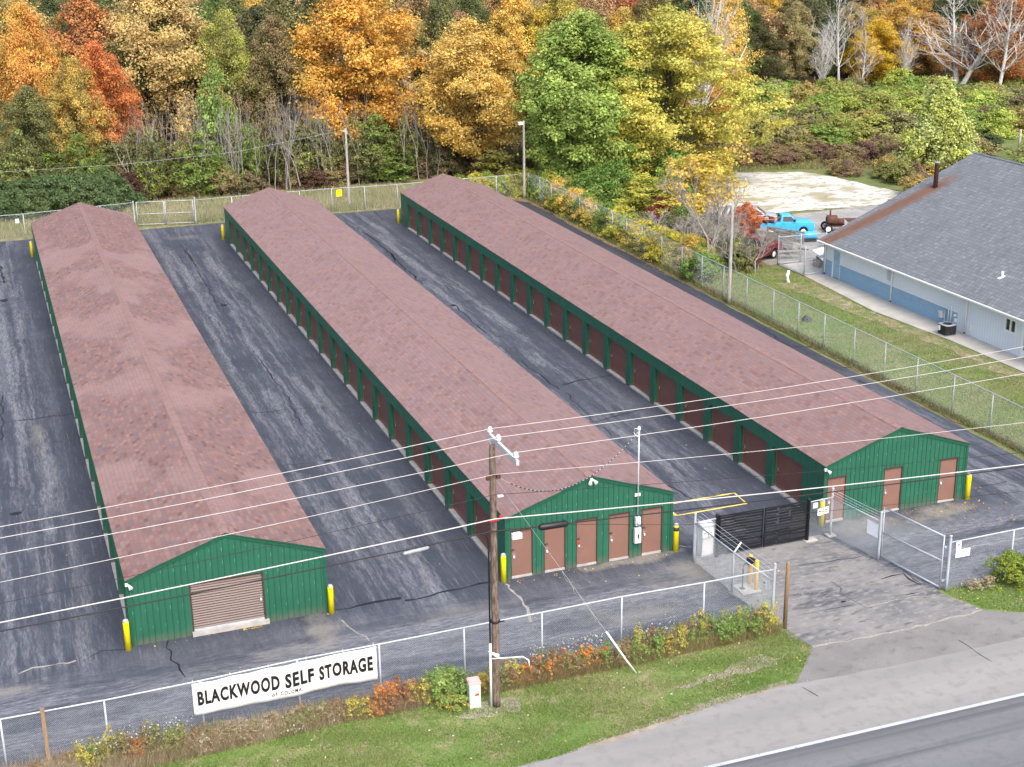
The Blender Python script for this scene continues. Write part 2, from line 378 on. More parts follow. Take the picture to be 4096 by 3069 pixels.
    fine = noise(ns, ls, tc, 45, 3, .8)
    c = mix(ns, ls, .8, c, ramp(ns, ls, fine, [(.3, .5), (.7, 1.55)]), 'MULTIPLY')
    ls.new(c, bs.inputs['Base Color']); bs.inputs['Roughness'].default_value = .78; bs.inputs['Specular IOR Level'].default_value = .4
    bump(ns, ls, fine, bs, .3, .01); return m
_bn = {}
def big_n(ns, ls, tc):
    if 'n' not in _bn: _bn['n'] = noise(ns, ls, tc, .9, 6, .65)
    return _bn['n']
DUST = [ground('Re' if 0 else 'R8', 1900, 345)+(3.2,.5,.75), ground('Rb', 1150, 590)+(2.4,.9,.8), ground('R7', 2030, 790)+(.9,1.5,.7), ground('R7', 1850, 920)+(1.8,.6,.4),
        ground('R7', 60, 1180)+(1.1,.5,.6), ground('Rb', 350, 740)+(2.2,.9,.6), ground('R8', 800, 680)+(3.0,.9,.35), ground('R9', 200, 380)+(1.8,1.5,.5),
        ground('R9', 150, 450)+(3,1.6,.35), ground('R8', 1850, 700)+(3,.8,.4), ground('R1', 1150, 1500)+(1.6,1.0,.3), ground('R4', 230, 1180)+(.5,2.5,.3)]
asphalt_m = asphalt()
crack_m = simple('crack_sealer', (.012,.012,.015), .6, 0, .3, 6)
crack_pale = simple('pale_crack_dirt', (.3,.28,.24), .9, 0, .3, 8)
# ============================================================ ground
rnd = random.Random(7)
def edge(pts, step=.5, jit=.1, closed=True, seed=1):
    r = random.Random(seed); out = []
    n = len(pts)
    for i in range(n if closed else n-1):
        a, b = pts[i], pts[(i+1) % n]; L = math.dist(a, b); k = max(1, int(L/step))
        for j in range(k):
            t = j/k; out.append((a[0]+(b[0]-a[0])*t+r.uniform(-jit, jit), a[1]+(b[1]-a[1])*t+r.uniform(-jit, jit)))
    if not closed: out.append(tuple(pts[-1]))
    return out
def sheet(name, pts, z, mat, kind='structure', jit=0, step=.6, seed=1):
    if jit: pts = edge(pts, step, jit, True, seed)
    mb = MB(); mb.face([(x, y, z) for x, y in pts]); o = mb.build(name, mat, kind=kind)
    if o.data.polygons[0].normal.z < 0: o.data.flip_normals()
    return o
sheet('ground', [(-500,-200),(900,-200),(900,1200),(-500,1200)], -.030, field_m)
sheet('forest_floor', [(-120,85.5),(8,86.5),(46,86),(62,96),(84,118),(200,90),(500,120),(500,700),(-300,700),(-300,85)], -.026, woods_m, jit=.5, step=2)
asph_edge_r = [(43.5,0.5),(43.7,10),(43.55,25),(43.65,40),(43.55,58),(43.75,69.5),(43.55,71.8),(42.6,73.2),(38,73.5)]
ap = edge([(-60,-7.1)]+[(23.5,-7.15),(31.3,-7.3)]+[(75,-7.0)]+[(75,.5)]+asph_edge_r+[(20,73.9),(8,74.1),(-60,73.9)], 1.0, .07, True, 3)
sheet('asphalt_yard', ap, 0, asphalt_m)
# lawn between the fence and the road
sheet('lawn', [(-40,-7.15),(23.6,-7.15),(23.75,-8.3),(23.85,-9.6),(22.9,-10.6),(22.0,-11.6),(20.3,-11.65),(17.4,-12.15),(14.2,-12.55),(12.4,-12.9),(8,-13.0),(-40,-13.2)], -.004, lawn_m, jit=.09, step=.35, seed=4)
sheet('lawn', [(31.0,-7.35),(31.1,-8.1),(31.7,-9.35),(33.0,-10.3),(36,-10.6),(60,-10.6),(60,-7.05),(40,-7.1)], -.004, lawn_m, jit=.07, step=.35, seed=5)
sheet('driveway', [(23.75,-7.12),(31.2,-7.25),(31.05,-7.6),(31.72,-9.42),(28.2,-9.68),(23.95,-9.52),(23.55,-8.5)], .004, drive_m, jit=.03, seed=6)
sheet('driveway', [(23.3,-1.0),(29.6,-1.0),(30.3,-4.3),(31.2,-7.25),(23.75,-7.12),(23.2,-4.5)], .004, drive_m, jit=.05, seed=16)
sheet('driveway_mouth', [(23.95,-9.52),(28.2,-9.68),(31.72,-9.42),(33.0,-10.25),(45,-10.5),(45,-11.85),(31.8,-11.82),(28.1,-11.84),(24.1,-11.74),(21.9,-11.62),(22.7,-10.8)], .002, mouth_m, jit=.03, seed=8)
sheet('road_shoulder', [(-60,-12.9),(-60,-15.1),(100,-15.5),(100,-11.8),(31.8,-11.82),(24.1,-11.72),(21.0,-11.5),(17.4,-11.9),(12,-12.75)], -.002*0-.0005, shoulder_m, jit=.05, step=.5, seed=9)
sheet('road', [(-60,-14.95),(100,-15.35),(100,-40),(-60,-40)], .002, lane_m)
o = sheet('road_edge_line', [(-60,-15.0),(16.4,-15.04),(100,-15.42),(100,-15.57),(16.4,-15.19),(-60,-15.15)], .006, white_line)
sheet('back_verge', [(-60,73.8),(8,73.95),(20,73.75),(44,73.0),(46,73.4),(46,86.5),(-60,87)], -.01, blend_ground('dry_verge_grass', [(.2,.18,.09), (.4,.4,.6,(.14,.165,.06),(1,2,1)), (1.5,.5,.66,(.3,.26,.16),None)], fine=9), jit=.12, step=.8, seed=11)
sheet('fence_litter', edge([(43.85,8),(43.9,25),(43.75,40),(43.5,58),(43.7,71),(42.4,73.2),(46.5,74),(47.0,60),(46.2,48),(45.0,40),(44.4,33),(44.3,8)], 1, .12, True, 2), .003, litter_m)
sheet('footpath', [(52.7,38.4),(52.0,28.4),(52.65,21),(52.7,14),(52.7,-10),(54.36,-10),(54.36,38.4)], .003, conc_old)
sheet('concrete_apron', [(52.7,38.42),(57,38.42),(57,42.05),(52.65,42.1)], .003, conc_old)
sheet('gravel_yard', edge([(51.9,42.15),(66,41.5),(84,48),(84,58.5),(70,57.6),(62,57.3),(57.5,58.2),(53,52)], .8, .15, True, 5), .0, blend_ground('grey_gravel', [(.27,.26,.25), (.5,.45,.6,(.33,.32,.3),None), (1.5,.55,.7,(.2,.19,.18),None)], fine=18))
sheet('sand_lot', edge([(52,62),(56,72),(62,76.8),(68,76.9),(74,74.6),(75.6,70.7),(76.5,66),(77.3,61.7),(72,57.6),(62.7,58.4),(57,58.8)], .8, .3, True, 6), .0, sand_m)
# grass tufted verge of bare earth at the foot of the pole and by the road
sheet('bare_earth', edge([(10.0,-9.3),(10.6,-8.8),(11.5,-8.5),(12.4,-8.9),(12.1,-9.7),(11,-9.75)], .25, .09, True, 3), .001, dirt_m)
sheet('bare_earth', edge([(13,-12.5),(15.5,-12.1),(17,-11.75),(19,-11.45),(21.8,-11.2),(21.5,-11.62),(19,-11.8),(17.2,-12.15),(14.4,-12.6)], .3, .1, True, 4), .001, dirt_m)
sheet('dry_ground', edge([(49.5,37.5),(52.4,37),(51.7,30),(52.3,22),(52.5,12),(51.3,14),(51.4,20),(50.6,27),(50.2,33)], .6, .3, True, 19), -.008, blend_ground('dry_patchy_ground', [(.24,.2,.12), (.8,.45,.6,(.14,.17,.06),None), (2,.52,.62,(.33,.28,.2),None)], fine=9))
sheet('bare_earth', edge([(17.5,-10.4),(19.5,-9.9),(21.8,-9.3),(22.6,-9.9),(21.6,-10.2),(19.6,-10.3)], .3, .12, True, 9), .001, dirt_m)

# sealed cracks and seams, their own thin raised ribbons
def ribbon(mb, pts, wdt, z=.004, m=0, jit=.05, step=.45, seed=0):
    r = random.Random(seed+int(pts[0][0]*7)); P = []
    for i in range(len(pts)-1):
        a, b = pts[i], pts[i+1]; L = math.dist(a, b); k = max(1, int(L/step))
        for j in range(k):
            t = j/k; P.append((a[0]+(b[0]-a[0])*t+r.gauss(0, jit), a[1]+(b[1]-a[1])*t+r.gauss(0, jit)))
    P.append(pts[-1]); prev = None
    for i, p in enumerate(P):
        q = P[min(i+1, len(P)-1)]; o_ = P[max(i-1, 0)]; dx, dy = q[0]-o_[0], q[1]-o_[1]; L = math.hypot(dx, dy) or 1
        ww = wdt*r.uniform(.25, 1.15)*.5; a = (p[0]-dy/L*ww, p[1]+dx/L*ww, z); b = (p[0]+dy/L*ww, p[1]-dx/L*ww, z)
        if prev: mb.face([prev[0], prev[1], b, a], m)
        prev = (a, b)
cr = MB()
CR = [('R1',[(1140,1535),(1215,1650)],.1),('R4',[(1165,0),(1240,110),(1310,245),(1370,330),(1400,350)],.1),('R4',[(1400,350),(1440,430),(1500,500)],.05),('R4',[(1600,640),(1700,770),(1840,980),(1905,1105)],.09),
 ('R4',[(1100,240),(1310,233)],.08),('R4',[(1380,210),(1610,180)],.06),('R4',[(1170,362),(1400,350),(1710,298)],.07),('R4',[(1380,718),(1620,696)],.07),('R4',[(1740,725),(2040,683)],.06),('R4',[(1590,1030),(1840,1005),(2209,985)],.08),('R4',[(1760,1365),(2000,1335)],.05),
 ('R4',[(-40,165),(155,128)],.12),('R4',[(5,100),(25,210)],.2),('R4',[(-40,207),(160,182)],.12),('R4',[(-40,365),(120,330),(275,312)],.13),('R4',[(-40,846),(100,832),(240,825)],.08),('R4',[(-40,1100),(200,1068),(455,1035)],.12),('R4',[(10,900),(20,1150),(5,1200)],.1),('R4',[(0,1640),(600,1570)],.03),
 ('R1',[(950,1540),(1010,1535)],.15),
 ('R2',[(80,1440),(380,1412)],.12),('R2',[(240,1340),(290,1400)],.15),('R2',[(220,1335),(330,1350)],.1),('R2',[(120,1440),(220,1500),(340,1610),(380,1657)],.16),('R5',[(330,20),(430,120),(540,215)],.2),('R5',[(360,35),(640,10)],.11),('R5',[(590,215),(740,190),(900,182)],.09),
 ('R5',[(770,335),(900,310),(1020,285)],.09),('R5',[(985,550),(1150,530),(1310,505)],.08),('R5',[(1410,850),(1600,815),(1730,790)],.15),('R5',[(1600,1090),(1800,1040),(1990,990)],.1),('R5',[(740,350),(850,450),(980,560)],.1),('R5',[(980,560),(1150,720)],.05),('R5',[(1150,700),(1400,880)],.14),('R5',[(1440,900),(1620,1090)],.07),('R5',[(1680,1120),(1740,1190)],.06),
 ('R8',[(-60,675),(150,640),(400,590)],.2),('R8',[(440,605),(700,545),(970,490)],.17),('R7',[(1050,860),(1100,970),(1170,1090)],.07),('R7',[(520,985),(640,930),(790,915)],.05),
 ('R9',[(760,385),(840,380),(1250,310)],.05),('R9',[(1010,490),(1080,590),(1210,650)],.04),('R9',[(1250,310),(1450,410),(1560,500)],.04),('R9',[(1320,480),(1450,430),(1560,510)],.1),('R9',[(1780,850),(1900,920),(2005,990)],.05),('R9',[(820,1155),(910,1210)],.04),
 ('R6',[(510,497),(620,490)],.1),('R6',[(560,500),(700,590),(760,610),(870,612)],.12),('R6',[(840,660),(890,655)],.12),('R6',[(930,700),(1020,745),(1140,738)],.1),('R6',[(1150,820),(1240,850)],.14),('R6',[(1880,1520),(2100,1460)],.07),('Ra',[(330,900),(150,910)],.04),('Ra',[(0,200),(330,410)],.08),('R9',[(1130,260),(1220,310)],.07)]
for i, (r_, l_, w_) in enumerate(CR): ribbon(cr, [ground(r_, *q) for q in l_], w_, .0055, 0, .07, .45, i)
for i, (r_, l_, w_) in enumerate([('R9',[(870,900),(1100,860),(1500,780),(1950,665)],.14),('R9',[(1210,650),(1500,585),(1650,570)],.07),('R7',[(120,1060),(270,1030),(480,985)],.1),('R8',[(1060,490),(1200,650),(1220,740)],.13),('Ra',[(150,910),(330,940)],.08),('R8',[(20,730),(100,790),(200,860)],.08),('R8',[(1400,420),(1560,620),(1680,780)],.03),('R9',[(1780,280),(2209,210)],.09)]):
    ribbon(cr, [ground(r_, *q) for q in l_], w_, .0075, 1, .05, .3, i+50)
for (r_, x, y, a, b) in [('R4',25,320,.35,.5),('R5',730,350,.25,.3),('R7',100,57,.3,.2),('R4',1410,350,.3,.35),('R9',1068,613,.14,.08),('R4',2070,1330,.3,.2)]:
    p = ground(r_, x, y); cr.face([(p[0]+a*math.cos(t)*rnd.uniform(.7,1), p[1]+b*math.sin(t)*rnd.uniform(.7,1), .009) for t in np.linspace(0, 2*math.pi, 12, endpoint=False)])
cr.build('asphalt_cracks', [crack_m, crack_pale], kind='structure')
ym = MB()
Y = [ground('Ra', *q) for q in [(85,460),(790,340),(930,455),(150,590),(80,530)]]
for a, b in ((0,1),(1,2),(2,3),(3,4)): ribbon(ym, [Y[a], Y[b]], .15, .010, 0, .006, .5)
ym.build('loading_box_marking', asph_line, label='yellow painted outline box on the asphalt between the two storage buildings by the gate', cat='road marking', kind='structure')

# ============================================================ storage buildings
BW, BL, HE, HR = 7.62, 67.2, 2.77, 4.08
def rz_(x): return HE+(HR-HE)*(1-abs(x-BW/2)/(BW/2))
def strip(mb, x0, x1, z0, y0, y1, zt=None):
    cuts = [x0]+([BW/2] if x0 < BW/2 < x1 else [])+[x1]
    top = [(x, y0, (zt if zt is not None else rz_(x)-.015)) for x in reversed(cuts)]
    mb.prism([(x0, y0, z0), (x1, y0, z0)]+top, (0, y1-y0, 0))
def padlock(parent, x, y, z, red=False):
    mb = MB(parent['o'] if False else (0,0,0))
    mb.box(x-.05, x+.05, y-.03, y, z+.04, z+.14, 1); mb.box(x-.03, x+.03, y-.06, y-.01, z-.05, z+.03, 0)
    return mb.build('padlock', [white_s, redm if red else chrome], parent)
def text_mesh(s, size, xs=1.0, bold=.0, spacing=1.0):
    cu = bpy.data.curves.new('t', 'FONT'); cu.body = s; cu.size = size; cu.offset = bold; cu.space_character = spacing
    cu.resolution_u = 3
    ob = bpy.data.objects.new('t', cu); COL.objects.link(ob); dg = bpy.context.evaluated_depsgraph_get(); dg.update()
    me = bpy.data.meshes.new_from_object(ob.evaluated_get(dg)); bpy.data.objects.remove(ob); bpy.data.curves.remove(cu)
    V = np.array([v.co[:] for v in me.vertices]); V[:, 0] *= xs; F = [tuple(p.vertices) for p in me.polygons]
    bpy.data.meshes.remove(me); return V, F
def storage(x0, yoff, idx, doors, label):
    root = empty('storage_building', (x0, yoff, 0), label=label, cat='storage building', group='long self storage buildings')
    rg = random.Random(idx)
    # --- front and back gable walls
    front = MB(); sk = .04
    op = sorted(doors, key=lambda d: d[0])
    x = 0
    for (a, b, z0, z1, k) in op:
        strip(front, x, a, 0, 0, .14); strip(front, a, b, z1, 0, .14); x = b
    strip(front, x, BW, 0, 0, .14)
    sp = .233; nrib = int(BW/sp)
    for i in range(1, nrib+1):
        xr = i*sp-.03; zt = rz_(xr)-.12
        segs = [(0.02, zt)]
        for (a, b, z0, z1, k) in op:
            if a-.04 < xr < b+.04: segs = [(z1+.03, zt)]
        for z0, z1 in segs:
            front.prism([(xr-.02, 0, z0), (xr+.02, 0, z0), (xr+.008, -.026, z0), (xr-.008, -.026, z0)], (0, 0, z1-z0))
            for zz in (.72, 1.45, 2.25, 2.95, 3.5):
                if z0+.1 < zz < z1-.1 and (i+int(zz*2)) % 2:
                    h = rg.uniform(.05, .16); front.box(xr-.062, xr-.05, -.004, .002, zz-h, zz, 1)
    front.build('front_wall', [green, screw], root)
    bk = MB(); strip(bk, 0, BW, 0, BL-.14, BL); bk.build('back_wall', green, root)
    tr = MB()
    for s in (-1, 1):
        xa, xb = (BW/2, -.03) if s < 0 else (BW/2, BW+.03)
        tr.prism([(xa, -.05, rz_(xa)-.16), (xb, -.05, rz_(0)-.16), (xb, -.05, rz_(0)-.03), (xa, -.05, rz_(xa)-.03)], (0, .047, 0))
        xa, xb = (-.02, .1) if s < 0 else (BW-.1, BW+.02)
        tr.box(xa, xb, -.034, -.003, 0, HE-.17)
    tr.build('gable_trim', green_trim, root)
    # --- left side: posts, header, slab, doors
    sw = MB(); ys = [1.83+3.2*i for i in range(20)]
    y = .143
    for yd in ys:
        sw.box(0, .2, y, yd, 0, 2.13); 
        y = yd+2.59
    sw.box(0, .2, y, BL-.143, 0, 2.13)
    sw.box(-.02, .2, .1, BL-.143, 2.13, HE-.03)
    yy = .35
    while yy < BL-.2:
        sw.box(-.034, -.02, yy-.012, yy+.012, 2.15, HE-.07); yy += .32
    for yd in ys[:]:
        for q in (-.45, -.22): sw.box(-.014, 0, yd+q-.01, yd+q+.01, .02, 2.12)
    sw.box(-.014, 0, .45, .47, .02, 2.12); sw.box(-.014, 0, .95, .97, .02, 2.12)
    sw.build('side_wall', green, root)
    rw = MB(); rw.box(BW-.14, BW, .143, BL-.143, 0, HE-.03); rw.build('side_wall', green, root)
    slab = MB()
    for yd in ys: slab.box(-.025, .26, yd-.02, yd+2.61, .0, .09)
    slab.build('floor_slab', conc, root)
    d = MB(); nseg = 11
    for k in range(nseg):
        z0 = .1+k*(2.05/nseg); z1 = z0+2.05/nseg
        d.box(.2, .24, 0, 2.59, z0+.012, z1); d.box(.215, .24, 0, 2.59, z0, z0+.012)
    for q in (.0, 2.53): d.box(.17, .2, q, q+.06, .1, 2.13, 1)
    first = d.build('roll_up_door', [roll_brown, door_trim if 0 else door_brown], root); first.location = (0, ys[0], 0)
    lt = MB(); lt.box(.165, .2, 2.32, 2.42, 1.0, 1.12); lt.box(.14, .2, 2.34, 2.38, .9, 1.0); lt.build('latch', chrome, first)
    for yd in ys[1:]:
        c = copy_tree(first, root); c.location = (0, yd, 0)
    # --- roof: two sagging slopes, cap
    rf = MB(); oh = .03; ny, nx = 68, 5; sl_ = math.hypot(BW/2+oh, HR-HE)
    zn = lambda a, b: .014*math.sin(a*.7+idx*2)*math.sin(b*1.3+a*.21)+.008*math.sin(a*2.1+b)
    for s in (0, 1):
        for j in range(ny):
            for i in range(nx):
                q = []
                for (jj, ii) in ((j, i), (j, i+1), (j+1, i+1), (j+1, i)):
                    t = ii/nx; yv = -.09+(BL+.16)*jj/ny; zv = HE+.02+(HR-HE)*t+(zn(yv, ii) if 0 < ii < nx else 0)+(.006*math.sin(yv*1.7) if ii == 0 else 0)
                    xv = -oh+(BW/2+oh)*t; q.append(((xv if s == 0 else BW-xv), yv, zv, yv+s*3.3, t*sl_))
                if s: q = [q[0], q[3], q[2], q[1]]
                pts = [a[:3] for a in q]; 
                if s == 0: rf.face(pts[::-1] if False else pts, 0, [a[3:] for a in q])
                else: rf.face(pts, 0, [a[3:] for a in q])
    o = None
    # drip edge under the shingles
    for s in (-1, 1):
        xa, xb = (BW/2, -oh) if s < 0 else (BW/2, BW+oh)
        for yy0 in (-.085, BL-.0):
            rf.prism([(xa, yy0, HR-.028), (xb, yy0, HE-.028), (xb, yy0, HE+.012), (xa, yy0, HR+.012)], (0, .06, 0), 1)
        xe = -oh if s < 0 else BW+oh-.03
        rf.box(xe, xe+.03, -.02, BL, HE-.045, HE+.004, 1)
    roof = rf.build('roof', [roof_red[idx], green_trim], root)
    # normals up
    for p in roof.data.polygons:
        pass
    cap = MB(); L = .21; k = int((BL+.16)/L)
    for i in range(k):
        ya = -.09+i*L; jx = rg.gauss(0, .008)
        for s in (-1, 1):
            xe = BW/2+s*.17+jx; zr = HR+.045; ze = zr-.17*(HR-HE)/(BW/2)-.012
            pts = [(BW/2+jx, ya, zr+.006), (xe, ya, ze+.006), (xe, ya+L+.02, ze), (BW/2+jx, ya+L+.02, zr)]
            if s > 0: cap.face(pts[::-1] if 0 else [pts[0], pts[1], pts[2], pts[3]])
            else: cap.face([pts[0], pts[3], pts[2], pts[1]])
            cap.face([(xe, ya, ze+.006), (xe, ya, ze-.02), (xe, ya+L+.02, ze-.02), (xe, ya+L+.02, ze)])
    cap.build('ridge_cap', roof_cap, roof)
    # --- front doors
    for n, (a, b, z0, z1, kind) in enumerate(op):
        if kind == 'man':
            dm = MB(); dm.box(a+.035, b-.035, .045, .085, z0, z1-.035); dm.box(b-.035-.006, b-.03, .038, .05, z0+.3, z0+.42, 1); dm.box(b-.041, b-.03, .038, .05, z1-.5, z1-.38, 1)
            dr = dm.build('door', [door_brown, chrome], root)
            fr = MB(); fr.box(a, a+.035, -.006, .12, 0, z1-.035); fr.box(b-.035, b, -.006, .12, 0, z1-.035); fr.box(a-.02, b+.02, -.03, .12, z1-.035, z1+.01)
            fr.box(a+.035, b-.035, .0, .12, 0, z0-.01, 1)
            fr.build('frame', [door_trim, conc], dr)
            padlock(dr, a+.15, .045, .98, (idx == 1 and n == 2))
            if idx == 1:
                V, F = text_mesh('#%d' % (n+1), .13, 1.0, .004)
                me = bpy.data.meshes.new('number'); me.from_pydata([(a+.06+v[0], .042, 1.24+v[1]) for v in V], [], F); me.materials.append(ink)
                t = bpy.data.objects.new('number', me); COL.objects.link(t); t.parent = dr
        else:
            dm = MB(); ns_ = 19
            for k in range(ns_):
                za = z0+(z1-z0)*k/ns_; zb = z0+(z1-z0)*(k+1)/ns_; zm = (za+zb)/2
                dm.face([(a+.06, .09, za), (b-.06, .09, za), (b-.06, .045, zm), (a+.06, .045, zm)]); dm.face([(a+.06, .045, zm), (b-.06, .045, zm), (b-.06, .09, zb), (a+.06, .09, zb)])
            dr = dm.build('roll_up_door', roll_tan, root)
            fr = MB(); fr.box(a, a+.06, -.004, .12, 0, z1); fr.box(b-.06, b, -.004, .12, 0, z1); fr.box(a+.06, b-.06, -.004, .12, z1-.03, z1); fr.build('frame', door_trim, dr)
            bb = MB(); bb.box(a+.06, b-.06, .03, .1, z0-.03, z0+.03); bb.build('bottom_bar', galv, dr)
            padlock(dr, b-.16, .05, 1.05)
            sm = MB(); sm.box(a-.02, b+.1, -.14, .14, 0, z0-.035); sm.build('sill', conc, root)
    return root
MAN = lambda a: (a, a+.98, .1, 2.17, 'man')
b1 = storage(0, 0, 0, [(2.3, 5.16, .2, 2.2, 'roll')], 'leftmost long green storage building with one taupe roll up door in its gable end')
b2 = storage(15.145, 0, 1, [MAN(.23), MAN(1.7), MAN(3.15), MAN(4.64), MAN(6.17)], 'middle long green storage building with five brown doors in its gable end')
b3 = storage(30.24, 0, 2, [MAN(.17), MAN(3.14), MAN(6.14)], 'rightmost long green storage building with three brown doors in its gable end')
def floodlight(x, y, z, label, two=False, rz=0):
    o = empty('floodlight', (x, y, z), rz, label, 'floodlight', 'floodlights on the storage gables')
    mb = MB(); mb.box(-.05, .05, -.03, .05, -.06, .06); mb.build('bracket', white, o)
    for k in ((-1, 1) if two else (1,)):
        m2 = MB(); m2.tube([(k*.06, -.03, 0), (k*.11, -.12, -.05), (k*.14, -.2, -.09)], [.035, .06, .085], 10); m2.build('lamp_head', white, o)
floodlight(.02, -.06, 2.62, 'white floodlight on the left eave corner of the leftmost storage building')
floodlight(18.95, -.1, 3.93, 'white twin floodlight under the peak of the middle gable', True)
floodlight(30.24, -.06, 2.62, 'white floodlight on the left eave corner of the rightmost storage building')

# ============================================================ bollards
def bollard(x, y, label, h=1.3, mat=yellow, grp='yellow bollards at the building corners', tape=False):
    o = empty('bollard', (x, y, 0), 0, label, 'bollard', grp)
    kr = .8 if mat is orange_y else 1
    mb = MB(); mb.lathe(0, 0, [(.115*kr, 0), (.115*kr, h-.12), (.11*kr, h-.1)], 18); mb.build('sleeve', mat, o)
    m2 = MB(); m2.lathe(0, 0, [(.108*kr, h-.1), (.105*kr, h-.06), (.08*kr, h-.015), (.03, h)], 18); m2.build('cap', conc if mat is yellow else mat, o)
    if tape: m3 = MB(); m3.lathe(0, 0, [(.118, h-.34), (.121, h-.3), (.119, h-.16)], 18); m3.build('tape', simple('black_tape', (.05,.04,.01), .5, 0, .9, 7), o)
    return o
bollard(-.16, -.22, 'yellow bollard at the left front corner of the leftmost storage building')
bollard(7.72, -.16, 'yellow bollard at the right front corner of the leftmost storage building', 1.25)
bollard(15.0, -.14, 'yellow bollard beside the first brown door of the middle gable')
bollard(22.92, -.1, 'yellow bollard wrapped in black tape at the right corner of the middle gable', tape=True)
bollard(30.12, -.16, 'yellow bollard behind the chain link panel right of the black gate')
bollard(37.98, -.12, 'yellow bollard at the right front corner of the rightmost storage building')
bollard(-.2, 67.4, 'yellow bollard at the far back corner of the leftmost storage building')
bollard(14.94, 67.42, 'yellow bollard at the far back corner of the middle storage building')
bollard(30.08, 67.6, 'yellow bollard at the far back corner of the rightmost storage building')
bollard(24.27, -4.14, 'amber bollard carrying a black keypad box inside the gate fence', 1.38, orange_y, 'amber bollards on the concrete pad')
bollard(24.25, -4.68, 'plain amber bollard on the front corner of the concrete pad', 1.38, orange_y, 'amber bollards on the concrete pad')
p = MB(); p.box(23.57, 24.42, -4.85, -4.0, 0, .07); p.build('concrete_pad', conc, label='square pale concrete pad under the two amber bollards', cat='concrete pad')
k = empty('keypad_post', (23.77, -4.43, .07), 0, 'black gooseneck keypad post standing on the pale concrete pad', 'keypad post')
m1 = MB(); m1.tube([(0,0,0),(0,0,.85),(.03,.02,1.0),(.12,.06,1.08),(.3,.14,1.1)], .03, 8); m1.box(-.1,.1,-.1,.1,0,.02); m1.build('post', black, k)
m2 = MB(); m2.box(.28,.5,.1,.24,.96,1.24); m2.box(.5,.6,.12,.22,1.0,1.16); m2.build('keypad', black, k)

# ============================================================ fences
def chain(mb, p0, p1, z0, z1, cell=.085, r=.0026, z1b=None):
    p0 = np.array(p0, float); p1 = np.array(p1, float); L = np.linalg.norm(p1-p0); d = (p1-p0)/L; n = np.array([-d[1], d[0]])
    if z1b is None: z1b = z1
    h = z1-z0; k = int((L+h)/cell)
    for s in (1, -1):
        for i in range(k):
            a = i*cell-(h if s > 0 else 0); u0, u1 = (a, a+h) if s > 0 else (a, a-h)
            if s < 0 and a > L+h: break
            # clip in u
            t0, t1 = 0., 1.
            du = u1-u0
            lo, hi = sorted(((0-u0)/du, (L-u0)/du)); t0 = max(t0, lo); t1 = min(t1, hi)
            if t1-t0 < .02: continue
            A = []; 
            for t in (t0, t1):
                u = u0+du*t; zt = z1+(z1b-z1)*u/L; z = z0+(zt-z0)*t; A.append((u, z))
            (ua, za), (ub, zb) = A; off = s*r*.8; pt = lambda u, z, q, e: (p0[0]+d[0]*u+n[0]*q, p0[1]+d[1]*u+n[1]*q, z+e)
            mb.face([pt(ua, za, off, -r), pt(ub, zb, off, -r), pt(ub, zb, off, r), pt(ua, za, off, r)])
            mb.face([pt(ua, za, off-r, 0), pt(ub, zb, off-r, 0), pt(ub, zb, off+r, 0), pt(ua, za, off+r, 0)])
def fence(label, pts, h, group=None, rail=.022, post=.03, mats=(galv, galv_wire), cell=.085, wire=.0026, bottom=.03, ends=None, skip_posts=()):
    # pts: [(x, y)] post positions; h: height or list
    o = empty('chain_link_fence', (pts[0][0], pts[0][1], 0), 0, label, 'fence', group); off = (pts[0][0], pts[0][1], 0)
    hs = h if hasattr(h, '__len__') else [h]*len(pts)
    for i, (q, hh) in enumerate(zip(pts, hs)):
        if i in skip_posts: continue
        big = ends and i in ends; r = .055 if big else post; hp = hh+(ends[i] if big else -.01)
        mb = MB(off); mb.lathe(q[0], q[1], [(r, 0), (r, .5), (r, hp-.2), (r, hp-.05), (r, hp-.01), (r*1.15, hp), (r*1.1, hp+.03), (.005, hp+.045)] if big else [(r, 0), (r, hp)], 10); mb.build('post', mats[0], o)
    mb = MB(off); mb.tube([(q[0], q[1], hh) for q, hh in zip(pts, hs)], rail, 8); mb.build('top_rail', mats[0], o)
    mb = MB(off)
    for i in range(len(pts)-1): chain(mb, pts[i], pts[i+1], bottom, hs[i], cell, wire, hs[i+1])
    mb.build('wire_mesh', mats[1], o)
    return o
fy = lambda x: -7.3
fence('chain link fence along the front lawn left of the entrance carrying the banner', [(-11.0,-7.3),(-7.9,-7.3),(-4.76,-7.3),(-1.53,-7.3),(1.6,-7.3),(4.9,-7.3),(7.79,-7.3),(10.91,-7.3),(13.89,-7.3),(17.06,-7.3),(20.46,-7.32),(23.45,-7.36)],
      [2.12,2.12,2.13,2.11,2.16,2.27,2.27,2.3,2.32,2.35,2.31,2.33], 'chain link fences', rail=.028, post=.032, cell=.075, wire=.0022, ends={11: .22})
fence('chain link fence along the road right of the entrance with two white signs', [(31.36,-7.55),(34.5,-7.5),(37.6,-7.45),(40.7,-7.4),(43.8,-7.35),(46.9,-7.3),(50,-7.3)], 2.16, 'chain link fences', rail=.028, post=.032, cell=.075, wire=.0022, ends={0: .28})
ry = [6.47,9.65,12.94,16.03,19.18,22.49,25.52,28.65,32.18,35.47,38.72,42.0,45.6,49.34,52.31,55.14,58.34,61.93,64.96,68.43,71.19,74.05]
rx = [44.34+.0*i for i in range(11)]+[44.4,44.5,44.62,44.66,44.68,44.66,44.66,44.64,44.65,44.62,44.62]
fence('long chain link fence between the asphalt strip and the grass on the right', [(44.3,-7.2),(44.3,-4),(44.3,-.5),(44.3,3.2)]+list(zip(rx, ry)), 2.25, 'chain link fences', cell=.1, wire=.0021)
